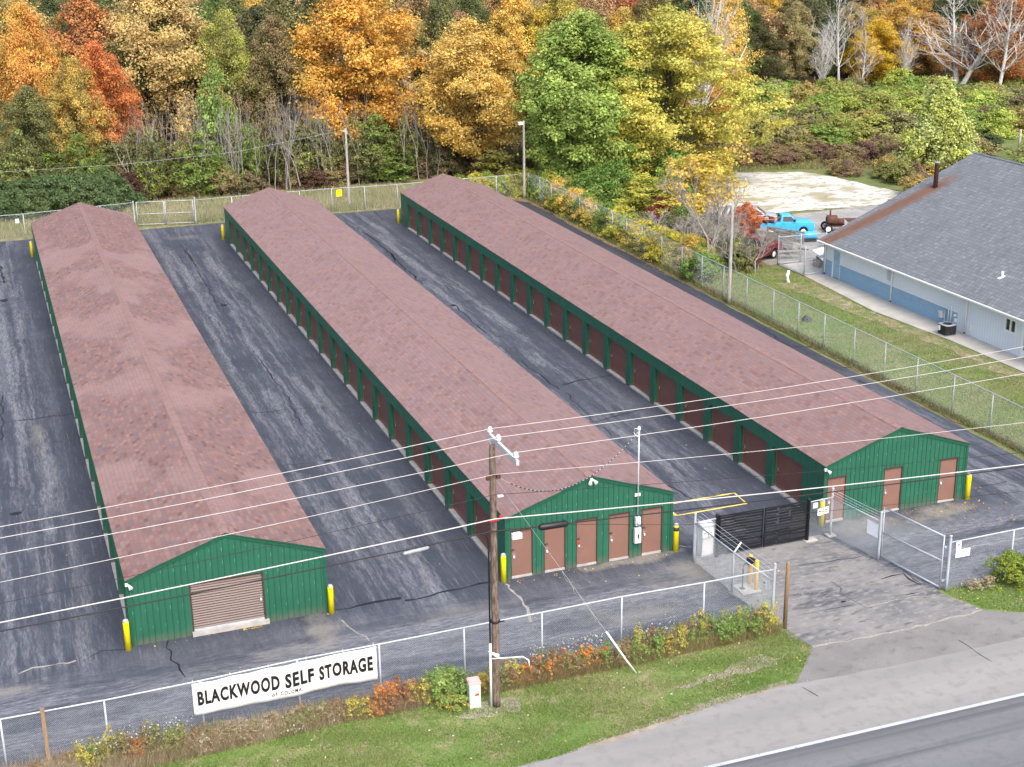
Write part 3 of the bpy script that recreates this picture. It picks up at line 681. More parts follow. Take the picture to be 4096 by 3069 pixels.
bp = [(-18,74.3),(-14.5,74.25),(-11,74.2),(-7.5,74.2),(-4,74.2),(-.37,74.21),(2.9,74.6),(5.9,75.0),(8.7,75.3)]
fence('chain link fence behind the leftmost storage building at the edge of the wood', bp, 2.15, 'chain link fences', cell=.12, wire=.0026, ends={8: .1})
fence('chain link fence behind the middle and rightmost storage buildings carrying a yellow sign', [(13.75,74.25),(17.0,74.4),(20.1,74.45),(23,74.45),(25.92,74.43),(28.86,74.1),(31.84,73.9),(35,73.95),(38.2,74.0),(41.4,74.0),(44.6,74.05)], 2.15, 'chain link fences', cell=.12, wire=.0026, ends={0: .2})
# double farm gate in the back fence
g = empty('back_gate', (8.8, 75.3, 0), 0, 'closed double chain link gate in the back fence at the edge of the wood', 'gate')
for a, b in (((8.95,75.28),(11.2,74.82)), ((11.3,74.8),(13.6,74.33))):
    lf = MB((8.8,75.3,0))
    for z in (.2, 1.1, 2.15): lf.tube([(a[0],a[1],z),(b[0],b[1],z)], .028, 8)
    for q in (a, b): lf.tube([(q[0],q[1],.17),(q[0],q[1],2.18)], .03, 8)
    l = lf.build('gate_leaf', galv, g)
    cm = MB((8.8,75.3,0)); chain(cm, a, b, .2, 2.12, .12, .0024); cm.build('wire_mesh', galv_wire, l)
# --- entrance enclosure
def barbs(off, a, b, z, lean, n=3, sag=.02):
    mb = MB(off); lx, ly = lean
    for k in range(n):
        t = (k+1)/n; P = []
        for q in np.linspace(0, 1, 9): P.append((a[0]+(b[0]-a[0])*q+lx*t, a[1]+(b[1]-a[1])*q+ly*t, z+.36*t-sag*math.sin(math.pi*q)))
        mb.tube(P, .009, 4, 0, False)
    return mb
F1 = fence('left wing fence of the entrance topped with barbed wire', [(23.16,-1.34),(23.28,-4.49),(23.45,-7.3)], 1.8, 'entrance wing fences', rail=.03, post=.035, cell=.062, wire=.003, ends={0: .42}, skip_posts=(2,))
barbs((23.16,-1.34,0), (23.16,-1.34), (23.45,-7.3), 1.82, (.3,0)).build('barbed_wire', barb, F1)
m = MB((23.16,-1.34,0)); m.tube([(23.28,-4.49,1.78),(23.6,-4.49,2.2)], [.045,.03], 6); m.build('arm', white, F1)
F2 = fence('short chain link panel left of the black gate', [(23.16,-1.34),(24.25,-1.28)], 1.8, 'entrance wing fences', rail=.028, cell=.062, wire=.003, skip_posts=(0,1))
F3 = fence('short chain link panel between the black gate and the right corner post', [(28.75,-1.26),(29.95,-1.17)], 1.8, 'entrance wing fences', rail=.028, cell=.062, wire=.003, skip_posts=(0,1))
F4 = fence('right wing fence of the entrance topped with barbed wire', [(29.95,-1.17),(30.44,-4.13)], 1.8, 'entrance wing fences', rail=.03, post=.035, cell=.058, wire=.0034, ends={0: .42, 1: .42})
barbs((29.95,-1.17,0), (29.95,-1.17), (30.44,-4.13), 1.82, (0.02,0)).build('barbed_wire', barb, F4)
m = MB((28.75,-1.26,0)); m.box(28.55,29.15,-1.5,-1.05,0,.03); m.box(29.75,30.15,-1.4,-1.0,0,.03); m.build('footing', conc, F3)
sg = empty('swing_gate', (31.27,-7.4,0), 0, 'open chain link swing gate leaf right of the driveway', 'gate')
ga, gb = (30.56,-4.15), (31.2,-7.35); off = (31.27,-7.4,0)
lf = MB(off)
for za, zb in ((.2,.12),(1.28,1.3),(2.42,2.38)): lf.tube([(ga[0],ga[1],za),(gb[0],gb[1],zb)], .03, 8)
for q, z in ((ga, 2.44), (gb, 2.42)): lf.tube([(q[0],q[1],.08),(q[0],q[1],z)], .03, 8)
lf.build('gate_frame', galv, sg)
m = MB(off); chain(m, ga, gb, .18, 2.4, .075, .0023); m.build('wire_mesh', galv_wire, sg)
m = MB(off)
for z in (.4, 1.9): m.box(31.2,31.38,-7.45,-7.38,z,z+.06)
m.build('hinge', galv, sg)
# --- black slatted double gate
bg = empty('driveway_gate', (26.51,-1.27,0), 0, 'closed black double gate with staggered dark slats across the driveway', 'gate'); off = (26.51,-1.27,0)
for x0, x1, sd in ((24.36,26.47,1), (26.55,28.66,2)):
    r = random.Random(sd); f = MB(off)
    for z in (.1, .96, 1.84): f.box(x0, x1, -1.3, -1.25, z, z+.055)
    for x in (x0, x1-.05): f.box(x, x+.05, -1.305, -1.245, .08, 1.9)
    lf = f.build('gate_leaf', black, bg)
    s = MB(off); ncol = 3; xs_ = [x0+.05, x0+.05+(x1-x0-.1)*.32, x0+.05+(x1-x0-.1)*.61, x1-.05]
    for c in range(ncol):
        for k in range(13):
            z = .16+k*.13; 
            if abs(z+.05-.98) < .03: continue
            sh = (.02 if c % 2 else 0)
            mt = (0 if (c == 1) == (k % 2 == 0) else 1) if sd == 1 else (0 if r.random() < .5 else 1)
            lean = r.uniform(-.01, .01) if sd == 1 else r.uniform(-.03, .03)
            xa, xb = xs_[c], xs_[c+1]+(r.uniform(-.15, .1) if sd == 2 and c < 2 else 0)
            s.prism([(xa, -1.284-sh*.6, z+sh), (xb, -1.284-sh*.6, z+sh+lean), (xb, -1.284-sh*.6, z+.095+sh+lean), (xa, -1.284-sh*.6, z+.095+sh)], (0, .012, 0), mt if k % 3 else 0)
    s.build('slats', [black_slat, slat_light], lf)
for x in (24.25, 28.7):
    f = MB(off); f.lathe(x, -1.27, [(.085, 0), (.085, 1.93), (.095, 1.94), (.06, 2.0), (.01, 2.02)], 14); f.build('post', black, bg)
f = MB(off); f.box(26.4,26.62,-1.35,-1.3,.55,.62); f.build('latch', black, bg)
cb = empty('gate_cabinet', (23.9,-.95,0), 0, 'pale grey gate operator cabinet behind the panel left of the black gate', 'cabinet')
f = MB(); f.box(-.28,.28,-.2,.2,.05,1.45); f.build('case', grey_meter, cb)
f = MB(); f.box(-.31,.31,-.23,.23,1.45,1.5); f.box(-.25,.25,-.22,-.2,.15,1.35); f.build('lid', white, cb)

def sign(name, label, c, w_, h_, rz, marks, col=white_s, group=None, t=.012, bracket=None):
    # flat plate; marks = rectangles (x0,x1,z0,z1,mat) in units of the plate half sizes
    o = empty(name, c, rz, label, 'sign', group)
    mb = MB(); mb.box(-w_/2, w_/2, -t, 0, -h_/2, h_/2); mb.build('plate', col, o)
    if marks:
        mk = MB(); mts = []
        for (a, b, z0, z1, mt) in marks:
            if mt not in mts: mts.append(mt)
            mk.box(a*w_/2, b*w_/2, -t-.004, -t-.001, z0*h_/2, z1*h_/2, mts.index(mt))
        mk.build('print', mts, o)
    return o
cam_sign = [(-.45,.3,.15,.42,ink), (.3,.5,.22,.35,ink), (-.3,-.05,.0,.15,ink), (-.55,.55,-.45,-.4,ink), (-.4,.4,-.62,-.57,ink)]
G_ = 'small white camera warning signs'
sign('warning_sign', 'left one of the two white camera signs left of the black gate', (23.64,-1.36,1.2), .24, .3, .05, cam_sign, group=G_)
sign('warning_sign', 'white camera sign nearest the left edge of the black gate', (23.95,-1.34,1.2), .24, .3, .05, cam_sign, group=G_)
sign('warning_sign', 'left one of the two white camera signs right of the black gate', (29.3,-1.26,1.25), .26, .32, .05, cam_sign, group=G_)
sign('warning_sign', 'white camera sign nearest the right corner post of the entrance', (29.62,-1.24,1.28), .26, .32, .05, cam_sign, group=G_)
sign('notice_plate', 'blank pale grey plate above the signs right of the black gate', (29.04,-1.27,1.6), .26, .26, .05, [], col=grey_meter)
sign('notice_board', 'plain white sheet wired to the right wing fence', (30.36,-3.7,1.3), .66, .62, math.atan2(-2.96,.49)+0, [(-.8,.8,.95,.97,galv)])
sign('warning_sign', 'white camera sign on the left wing fence beside the tall end post', (23.42,-6.72,1.42), .3, .36, math.atan2(-2.8,.17), cam_sign, group=G_)
sign('warning_sign', 'white camera sign above the white lettered sign right of the entrance', (31.72,-7.62,1.98), .24, .36, .0, cam_sign, group=G_)
nm = empty('number_sign', (31.92,-7.66,1.66), 0, 'white sign with small black lettering on the fence right of the entrance', 'sign')
f = MB(); f.box(-.34,.34,-.012,0,-.17,.17); f.build('plate', white_s, nm)
V, F = text_mesh('DO NOT', .07, 1, .002); V2, F2_ = text_mesh('BLOCK DRIVEWAY', .062, 1, .002)
for wd_, sz_, a, b in (('DO', .07, -.16, .03), ('NOT', .07, .0, .03), ('BLOCK', .062, -.28, -.08), ('DRIVE', .062, .03, -.08)):
    VV, FF = text_mesh(wd_, sz_, 1, .002)
    me = bpy.data.meshes.new('lettering'); me.from_pydata([(v[0]+a, -.016, v[1]+b) for v in VV], [], FF); me.materials.append(ink)
    t = bpy.data.objects.new('lettering', me); COL.objects.link(t); t.parent = nm
ys_ = sign('warning_sign', 'yellow sign with black lines on the back fence near the wood', (26.55,74.3,1.72), .5, .6, 0, [(-.5,.5,.45,.62,ink),(-.35,.35,.15,.24,ink),(-.4,.4,-.3,-.15,ink),(-.5,.5,-.6,-.52,ink)], col=yellow)
sign('warning_sign', 'tiny white sign on the back fence behind the leftmost storage building', (-.9,74.1,1.62), .3, .35, 0, [(-.3,.3,-.1,.3,ink)])

# ============================================================ banner
bn = empty('banner', (4.5,-7.36,1.6), 0, 'long white vinyl banner with black lettering tied to the front fence', 'banner')
def ban_y(x, z): return -.05-.03*math.sin(x*2.3+.6)*(.4+.6*(1-z))-.015*math.sin(x*6+z*3)
def ban_z(x, t):     # t 0..1 bottom to top, x from -3.2 to 3.15
    s = (x+3.2)/6.35; top = 2.15+.14*s-.045*math.sin(math.pi*min(1, max(0, s))*5)**2*.6; bot = .93+.09*s+.03*math.sin(s*11)
    return bot+(top-bot)*t-1.6
mb = MB(); nx, nz = 64, 8
for i in range(nx):
    for j in range(nz):
        q = []
        for ii, jj in ((i,j),(i+1,j),(i+1,j+1),(i,j+1)):
            x = -3.2+6.35*ii/nx; t = jj/nz; q.append((x, ban_y(x, t), ban_z(x, t)))
        mb.face(q, 0, sm=True)
sheet_o = mb.build('cloth', white_s, bn)
import bmesh
b_ = bmesh.new(); b_.from_mesh(sheet_o.data); bmesh.ops.remove_doubles(b_, verts=b_.verts, dist=.0005); b_.to_mesh(sheet_o.data); b_.free()
md = sheet_o.modifiers.new('thick', 'SOLIDIFY'); md.thickness = .006; md.offset = 1
def put_text(s, x0, x1, t0, h, xs=None, bold=.0, sp=1.0, name='lettering'):
    V, F = text_mesh(s, 1, 1, bold, sp); 
    caps = V[:, 1].max() if 'of' not in s else .73
    V[:, 0] -= V[:, 0].min(); V[:, 0] *= (x1-x0)/V[:, 0].max(); V[:, 1] *= h/caps
    # subdivide long faces by simple fan is not needed: letters follow the sag at their vertices
    me = bpy.data.meshes.new(name); P = []
    for v in V:
        x = x0+v[0]; z = t0+v[1]; P.append((x, ban_y(x, z)-.04, ban_z(x, z)))
    me.from_pydata(P, [], F); me.materials.append(ink); o = bpy.data.objects.new(name, me); COL.objects.link(o); o.parent = bn
put_text('BLACKWOOD', -3.05, -.27, .34, .42, bold=.042, sp=1.16); put_text('SELF', -.09, .92, .34, .42, bold=.042, sp=1.16); put_text('STORAGE', 1.1, 3.0, .34, .42, bold=.042, sp=1.16)
put_text('of', -.56, -.38, .13, .115, bold=.02, sp=1.2); put_text('COLOMA', -.26, .46, .13, .115, bold=.02, sp=1.25)
for a, b in ((-2.5,-.8),(.75,2.45)):
    mb = MB()
    for i in range(12):
        xa, xb = a+(b-a)*i/12, a+(b-a)*(i+1)/12; mb.face([(xa,ban_y(xa,.2)-.036,ban_z(xa,.17)),(xb,ban_y(xb,.2)-.036,ban_z(xb,.17)),(xb,ban_y(xb,.2)-.036,ban_z(xb,.18)),(xa,ban_y(xa,.2)-.036,ban_z(xa,.18))])
    mb.build('rule', ink, bn)
mb = MB()
for x in (-3.15,-1.9,-.6,.7,2.0,3.08): mb.tube([(x,0.03,ban_z(x,1)-.02),(x,.06,ban_z(x,1)+.09)], .008, 4)
mb.build('tie', white, bn)

# ============================================================ poles and wires
pole = empty('utility_pole', (11.47,-9.08,0), 0, 'tall brown wooden utility pole with a pale crossarm on the front lawn', 'utility pole')
mb = MB(); zz = np.linspace(0, 9.8, 30); mb.lathe(0, 0, [(.14-.0035*z+.003*math.sin(z*5), z) for z in zz], 14); mb.build('shaft', pole_wood, pole)
mb = MB(); mb.box(.1,.2,-2.0,.75,9.86-.05,9.98); ca = mb.build('crossarm', simple('bleached_crossarm', (.5,.5,.48), .8, 0, .12, 5, (5,.6,5)), pole)
mb = MB(); mb.tube([(.12,-.95,9.85),(.1,-.12,9.1)], .02, 4); mb.tube([(.12,.6,9.85),(.1,.1,9.1)], .02, 4); mb.build('brace', galv, pole)
for y, z in ((.62,10.0),(.1-.3,10.0),(-1.85,10.0)):
    mb = MB(); mb.lathe(.15, y, [(.02,z-.04),(.03,z),(.09,z+.04),(.1,z+.08),(.05,z+.1),(.08,z+.14),(.06,z+.2),(.02,z+.22)], 12); mb.build('insulator', white, pole)
mb = MB()
for s in (-1, 1): mb.box(s*.17-.07, s*.17+.07, -.12, .0, 8.62, 8.76)
mb.build('clevis_bracket', rusty, pole)
mb = MB(); mb.tube([(-.19,.02,0),(-.19,.02,2.5)], .045, 8); mb.build('conduit', white, pole)
mb = MB(); mb.tube([(-.19,.02,2.5),(-.185,.02,6.3),(-.25,.02,6.6),(-.45,.02,6.7)], .03, 8); mb.build('riser_cable', cable_b, pole)
mb = MB(); mb.lathe(0, 0, [(.165,3.3),(.178,3.31),(.178,3.36),(.165,3.37)], 14); mb.tube([(.1,-.1,3.34),(.28,-.15,3.36)], .03, 6); mb.build('strap', black, pole)
mb = MB(); mb.tube([(-.2,-.17,2.0),(.1,-.2,1.98),(.5,-.2,1.92),(.9,-.25,1.9),(1.1,-.3,1.75),(1.12,-.32,1.5)], .025, 5)
for k in range(5): mb.tube([(.05,-.19,2.0+.03*k),(-.15-.05*k,-.24,2.15+.05*k)], .018, 4)
mb.build('tape_streamer', white, pole)
mb = MB(); mb.box(.16,.26,-.2,-.1,7.2,7.3,0); mb.box(-.2,.16,-.2,-.16,7.16,7.22,0); mb.build('cable_clamp', redm, pole)
mb = MB(); mb.box(.1,.3,-.2,-.1,8.0,8.06); mb.build('cable_clamp', white, pole)

def wire(label, pts, r, mat, sag=0, extra=None, name='overhead_wire'):
    P = []
    for i in range(len(pts)-1):
        a, b = np.array(pts[i]), np.array(pts[i+1]); n = 14
        for k in range(n):
            t = k/n; p_ = a+(b-a)*t; p_[2] -= sag*4*t*(1-t); P.append(tuple(p_))
    P.append(tuple(pts[-1])); mb = MB(); mb.tube(P, r, 6, 0, True)
    return mb.build(name, mat, label=label, cat='overhead wire', group='overhead wires along the road')
# the road-side line runs parallel to the front fence, with the next poles out of frame on both sides
wire('uppermost pale wire carried by the far crossarm insulator', [(-32,-8.45,9.5),(11.62,-8.46,10.14),(60,-8.45,12.4)], .0105, cable_w, .75)
wire('second pale wire from the top resting on the middle crossarm insulator', [(-32,-9.3,9.5),(11.62,-9.28,10.13),(60,-9.3,12.3)], .0105, cable_w, .75)
wire('third pale wire from the top on the near crossarm insulator', [(-32,-10.95,9.58),(11.62,-10.93,10.2),(60,-10.95,12.0)], .0105, cable_w, .6)
wire('pale neutral wire clamped to the pole below the crossarm', [(-32,-9.25,7.22),(11.47,-9.28,8.84),(60,-9.25,7.27)], .0095, cable_w, .5)
wire('thin dark wire clamped to the pole under the neutral wire', [(-32,-9.28,6.63),(11.47,-9.28,8.12),(60,-9.28,5.4)], .009, cable_b, .5)
wire('thickest white communication cable crossing in front of the gables', [(-32,-9.28,6.33),(11.47,-9.28,7.24),(60,-9.28,5.25)], .021, cable_w, .45)
wire('thick black communication cable just below the white one', [(-32,-9.25,6.17),(11.3,-9.28,6.8),(60,-9.28,5.5)], .022, cable_b, .4)
wire('lowest thin dark wire on the right of the utility pole', [(13.9,-9.08,6.55),(18.7,-9.08,5.72),(26,-9.08,5.18),(33.4,-9.08,4.67),(60,-9.08,3.6)], .008, cable_b, 0)
mb = MB(); c = [(11.6,-9.2,8.7)]
A_, B_ = np.array((11.62,-9.1,8.68)), np.array((21.02,-.12,5.75))
P = []
for t in np.linspace(0, 1, 40): q = A_+(B_-A_)*t; q[2] -= 1.5*4*t*(1-t)*(.75+.25*(1-t)); P.append(tuple(q))
mb.tube(P, .012, 5, 0, False)
for i in range(3, 38, 1): mb.tube([P[i], tuple(np.array(P[i])*.5+np.array(P[i+1])*.5)], .02, 5, 1, False)
mb.build('service_cable', [cable_w, cable_b], label='twisted service cable sagging from the pole to the mast', cat='cable')
for lbl, a, b, sg_, rr, mt in (('grey splice case hanging on the black cable left of the pole', (8.25,-9.25,6.52), (9.15,-9.25,6.6), 0, .07, simple('grey_splice_case', (.3,.31,.33), .5, 0, .2, 6)), ('black splice case hanging on the black cable right of the pole', (13.0,-9.27,6.66), (14.1,-9.27,6.64), 0, .12, black)):
    o = empty('splice_case', a, 0, lbl, 'splice case', 'splice cases on the cables')
    d = np.subtract(b, a); f = MB(); f.tube([tuple(d*t) for t in (0,.04,.1,.9,.96,1)], [.03,rr*.8,rr,rr,rr*.8,.03], 12); f.build('shell', mt, o)
    f = MB()
    for t in (.15,.5,.85): q = d*t; f.tube([(q[0],q[1],q[2]),(q[0],q[1],q[2]+.16)], .015, 4)
    f.build('hanger', black, o)
o = empty('terminal_box', (12.22,-9.28,6.62), 0, 'small white terminal box hanging under the cable right of the pole', 'box')
f = MB(); f.box(-.17,.17,-.08,.08,-.22,-.02); f.build('case', white, o); f = MB(); f.tube([(-.15,0,-.02),(-.15,0,.15)], .01, 4); f.tube([(.15,0,-.02),(.15,0,.15)], .01, 4); f.build('hanger', black, o)
gw = empty('guy_wire', (16.95,-8.86,0), 0, 'thin guy wire with a white plastic guard anchored in the lawn', 'guy wire')
top = np.array((-5.35,-.2,8.55)); bot = np.array((0,0,.02)); dd = (top-bot)/np.linalg.norm(top-bot)
f = MB(); f.tube([tuple(bot), tuple(top)], .006, 4, 0, False); f.build('strand', galv, gw)
f = MB(); f.tube([tuple(bot+dd*.0), tuple(bot+dd*.8+np.array((0,0,-.03))), tuple(bot+dd*2.3)], .035, 8); f.build('guard', white, gw)
# far light poles
def lightpole(x, y, h, label, lamp):
    o = empty('light_pole', (x, y, 0), 0, label, 'light pole', 'pale wooden light poles')
    f = MB(); f.lathe(0, 0, [(.135-.006*z, z) for z in np.linspace(0, h, 12)], 12); f.build('shaft', pole_pale, o)
    if lamp:
        f = MB(); f.box(-.55,-.12,-.2,.12,h-.35,h-.1); f.box(-.5,-.15,-.24,-.2,h-.33,h-.12); f.build('lamp_head', white, o)
        f = MB(); f.tube([(0,0,h-.2),(-.25,0,h-.2)], .03, 6); f.build('arm', galv, o)
    else:
        f = MB(); f.lathe(-.17, -.05, [(.03,h-.3),(.05,h-.25),(.05,h-.18),(.02,h-.14)], 8); f.build('insulator', white, o)
lightpole(43.89, 73.3, 7.2, 'wooden light pole with a white floodlight in the far corner of the yard', True)
lightpole(27.81, 75.84, 7.16, 'bare pale wooden pole behind the back fence', False)
lightpole(43.95, 33.9, 7.15, 'grey wooden pole beside the long right fence', False)
mb = MB(); P = [(-35,76.5,6.6),(-2,76,5.45),(8,76,5.35),(18,76,5.75),(27.75,75.8,7.05)]
mb.tube(P, .009, 4, 0, False); mb.build('overhead_wire', galv, label='thin pale wire hanging in front of the wood left of the bare back pole', cat='overhead wire')
mb = MB(); P = [(27.75+(43.8-27.75)*t, 75.8-2.5*t, 7.05-.8*4*t*(1-t)*.9) for t in np.linspace(0,1,16)]
mb.tube(P, .012, 4, 0, False); mb.build('overhead_wire', cable_b, label='thin dark wire between the bare back pole and the floodlight pole', cat='overhead wire')
# wooden posts at the front
o = MB(); o.lathe(23.72, -7.86, [(.085,0),(.08,2.7),(.06,2.8),(.02,2.84)], 8); o.build('wooden_post', wood_new, label='weathered brown wooden post beside the driveway in front of the fence end', cat='post')
o = MB(); o.box(-3.52,-3.4,-7.6,-7.48,0,2.3); o.box(-3.53,-3.39,-7.61,-7.47,2.3,2.36); o.build('wooden_post', wood_new, label='square wooden post against the front fence left of the banner', cat='post')
pd = empty('utility_pedestal', (10.75,-8.75,0), -.1, 'pale green utility pedestal with a faded red lid beside the pole', 'pedestal')
f = MB(); f.prism([(-.2,-.2,0),(.2,-.2,0),(.2,.2,0),(-.2,.2,0)], (0,0,.94)); f.box(-.205,.205,-.204,-.2,.2,.22); f.build('body', green_box, pd)
f = MB(); f.prism([(-.22,-.22,.94),(.22,-.22,.94),(.22,.22,.94),(-.22,.22,.94)], (0,0,.05)); f.prism([(-.19,-.19,.99),(.19,-.19,.99),(.19,.19,.99),(-.19,.19,.99)], (0,0,.04)); f.build('lid', pink, pd)
f = MB(); f.box(.02,.12,-.213,-.206,.6,.86,0); f.box(-.02,.13,-.213,-.206,.5,.54,1); f.box(.03,.13,-.213,-.206,.55,.58,1); f.build('decal', [white_s, redm], pd)
# meter mast on the middle gable
mm = empty('meter_mast', (21.08,-.1,0), 0, 'galvanised service mast with meter and breaker box on the middle gable', 'service mast')
f = MB(); f.tube([(0,0,1.9),(0,0,5.85)], .035, 8); f.build('pipe', galv, mm)
f = MB(); f.lathe(0, 0, [(.045,5.8),(.07,5.86),(.07,5.94),(.03,6.0)], 10); f.tube([(-.03,0,5.9),(-.2,0,5.92),(-.24,-.02,5.75),(-.15,-.02,5.6),(-.05,0,5.55)], .018, 5); f.build('weatherhead', white, mm)
f = MB(); f.box(-.13,.1,-.1,.04,1.55,1.92); f.build('meter_socket', grey_meter, mm); f = MB(); f.tube([(0,-.1,1.73),(0,-.18,1.73)], .08, 12); f.build('meter', white, mm)
f = MB(); f.box(-.16,.14,-.1,.05,.72,1.42,0); f.box(-.02,.03,-.12,-.1,.98,1.14,1); f.box(-.01,.03,-.115,-.1,.93,.98,2); f.build('breaker_box', [grey_meter, black, redm], mm)
f = MB(); f.box(-.14,.12,.0,.04,2.85,2.98); f.build('clamp', white, mm)
# ============================================================ blue workshop on the right
X0, XE, XR, ZE, ZR = 54.35, 53.75, 67.0, 2.6, 8.07
YB, YF = 38.45, -12.0
SLP = (ZR-ZE)/(XR-XE); SL = math.hypot(XR-XE, ZR-ZE)
RUST_U = 36.75+.9; RUST_V = (62.3-XE)/(XR-XE)*SL
wk = empty('workshop', (X0, YB, 0), 0, 'low pale blue workshop with a rust streaked grey shingle roof', 'workshop'); OFF = (X0, YB, 0)
sid = newmat('pale_grooved_siding'); m_, nt_, ns_, ls_, bs_ = sid
tc_ = N(ns_, 'TexCoord').outputs['Object']; sp_ = N(ns_, 'SeparateXYZ'); ls_.new(tc_, sp_.inputs[0])
fr_ = math_(ns_, ls_, 'FRACT', math_(ns_, ls_, 'MULTIPLY', sp_.outputs[1], 4.0)); gr_ = math_(ns_, ls_, 'LESS_THAN', fr_, .1)
ls_.new(mix(ns_, ls_, gr_, ramp(ns_, ls_, noise(ns_, ls_, tc_, .6), [(.3, (.68,.72,.76)), (.7, (.74,.78,.81))]), (.56,.61,.66)), bs_.inputs['Base Color']); bs_.inputs['Roughness'].default_value = .55
siding = m_
m_, nt_, ns_, ls_, bs_ = newmat('blue_painted_block')
tc_ = N(ns_, 'TexCoord').outputs['Object']; mp_ = N(ns_, 'Mapping'); mp_.inputs['Rotation'].default_value = (0, math.pi/2, 0); 
cb_ = N(ns_, 'CombineXYZ'); sp_ = N(ns_, 'SeparateXYZ'); ls_.new(tc_, sp_.inputs[0]); ls_.new(sp_.outputs[1], cb_.inputs[0]); ls_.new(sp_.outputs[2], cb_.inputs[1])
br_ = N(ns_, 'TexBrick'); ls_.new(cb_.outputs[0], br_.inputs[0]); br_.inputs['Scale'].default_value = 1; br_.inputs['Brick Width'].default_value = .4; br_.inputs['Row Height'].default_value = .2; br_.inputs['Mortar Size'].default_value = .008
br_.inputs['Color1'].default_value = (.24,.39,.52,1); br_.inputs['Color2'].default_value = (.27,.42,.55,1); br_.inputs['Mortar'].default_value = (.19,.32,.45,1)
pe_ = ramp(ns_, ls_, noise(ns_, ls_, tc_, 2.2, 7, .8), [(.6, 0), (.66, 1)])
lo_ = math_(ns_, ls_, 'MULTIPLY', math_(ns_, ls_, 'SUBTRACT', .75, sp_.outputs[2]), 1.6, True)
c_ = mix(ns_, ls_, math_(ns_, ls_, 'MULTIPLY', pe_, lo_), br_.outputs['Color'], (.1,.17,.27))
pe2_ = ramp(ns_, ls_, noise(ns_, ls_, tc_, 3.1, 7, .8), [(.63, 0), (.67, 1)])
c_ = mix(ns_, ls_, math_(ns_, ls_, 'MULTIPLY', pe2_, lo_), c_, (.5,.6,.68))
ls_.new(c_, bs_.inputs['Base Color']); bs_.inputs['Roughness'].default_value = .7; block = m_
mb = MB(OFF)
mb.box(X0, X0+.2, 37.42, YB, 0, ZE+.1); mb.box(X0, X0+.2, 36.4, 37.42, 2.08, ZE+.1)
def wall_run(y0, y1, holes):      # holes: (ya, yb, za, zb)
    y = y0
    for (a, b, za, zb) in holes:
        mb.box(X0, X0+.2, y, a, 0, ZE+.1); mb.box(X0, X0+.2, a, b, 0, za); mb.box(X0, X0+.2, a, b, zb, ZE+.1); y = b
    mb.box(X0, X0+.2, y, y1, 0, ZE+.1)
wall_run(YF, 36.4, [(15.3,16.5,0,2.1),(17.1,18.15,1.26,2.12),(29.95,30.65,1.4,2.3)])
mb.box(X0+.2, 79.5, YB-.2, YB, 0, 2.6)
mb.prism([(X0+.2, YB-.2, 2.6), (79.5, YB-.2, 2.6), (79.5, YB-.2, 2.75), (XR, YB-.2, ZR-.12), (X0+.2, YB-.2, 2.75)], (0, .2, 0))
mb.box(79.5, 79.7, YF, YB, 0, 2.6)
mb.build('wall', siding, wk)
mb = MB(OFF)
for a, b in ((22.75,36.36),(37.46,YB)): mb.box(X0-.03, X0-.002, a, b, 0, 1.15)
mb.build('block_base', block, wk)
mb = MB(OFF); mb.box(X0-.05, X0-.032, 22.7, 36.38, 1.15, 1.2); mb.box(X0-.03, X0-.002, 22.7, 36.38, 1.15, 1.2); mb.build('ledge_trim', white, wk)
# door
mb = MB(OFF); mb.box(X0+.06, X0+.1, 36.45, 37.37, .02, 2.05); d_ = mb.build('door', simple('pale_blue_door', (.3,.46,.58), .5), wk)
mb = MB(OFF); mb.box(X0-.02, X0+.1, 36.38, 36.45, 0, 2.1); mb.box(X0-.02, X0+.1, 37.37, 37.44, 0, 2.1); mb.box(X0-.02, X0+.1, 36.45, 37.37, 2.05, 2.1); mb.build('frame', siding, d_)
mb = MB(OFF); mb.box(X0+.02, X0+.06, 36.55, 36.62, .95, 1.03); mb.build('handle', chrome, d_)
# louvred window and the twin window
mb = MB(OFF)
for k in range(8): mb.prism([(X0+.03, 29.98, 1.44+k*.11), (X0+.03, 30.62, 1.44+k*.11), (X0+.08, 30.62, 1.53+k*.11), (X0+.08, 29.98, 1.53+k*.11)], (.012, 0, 0))
v_ = mb.build('louvre_window', grey_meter, wk)
mb = MB(OFF); mb.box(X0-.02, X0+.08, 29.93, 29.99, 1.38, 2.32); mb.box(X0-.02, X0+.08, 30.61, 30.67, 1.38, 2.32); mb.box(X0-.02, X0+.08, 29.99, 30.61, 1.38, 1.43); mb.box(X0-.02, X0+.08, 29.99, 30.61, 2.27, 2.32); mb.build('frame', white, v_)
mb = MB(OFF); mb.box(X0+.05, X0+.06, 17.2, 17.58, 1.34, 2.04); mb.box(X0+.05, X0+.06, 17.68, 18.06, 1.34, 2.04); v_ = mb.build('window', dark_glass, wk)
mb = MB(OFF)
for a, b in ((17.06,17.2),(17.58,17.68),(18.06,18.2)): mb.box(X0-.03, X0+.08, a, b, 1.34, 2.04)
mb.box(X0-.03, X0+.08, 17.06, 18.2, 1.22, 1.34); mb.box(X0-.03, X0+.08, 17.06, 18.2, 2.04, 2.16); mb.build('frame', white, v_)
mb = MB(OFF); mb.box(X0+.05, X0+.09, 15.4, 16.4, .05, 2.0); v_ = mb.build('door', dark_glass, wk)
mb = MB(OFF); mb.box(X0-.03, X0+.1, 16.35, 16.55, 0, 2.15); mb.box(X0-.03, X0+.1, 15.25, 15.4, 0, 2.15); mb.box(X0-.03, X0+.1, 15.4, 16.35, 1.95, 2.15); mb.box(X0-.0, X0+.05, 15.4, 16.35, .05, .5)
for y in (15.7,16.05): mb.box(X0+.02, X0+.05, y-.02, y+.02, .5, 1.95)
mb.build('frame', white, v_)
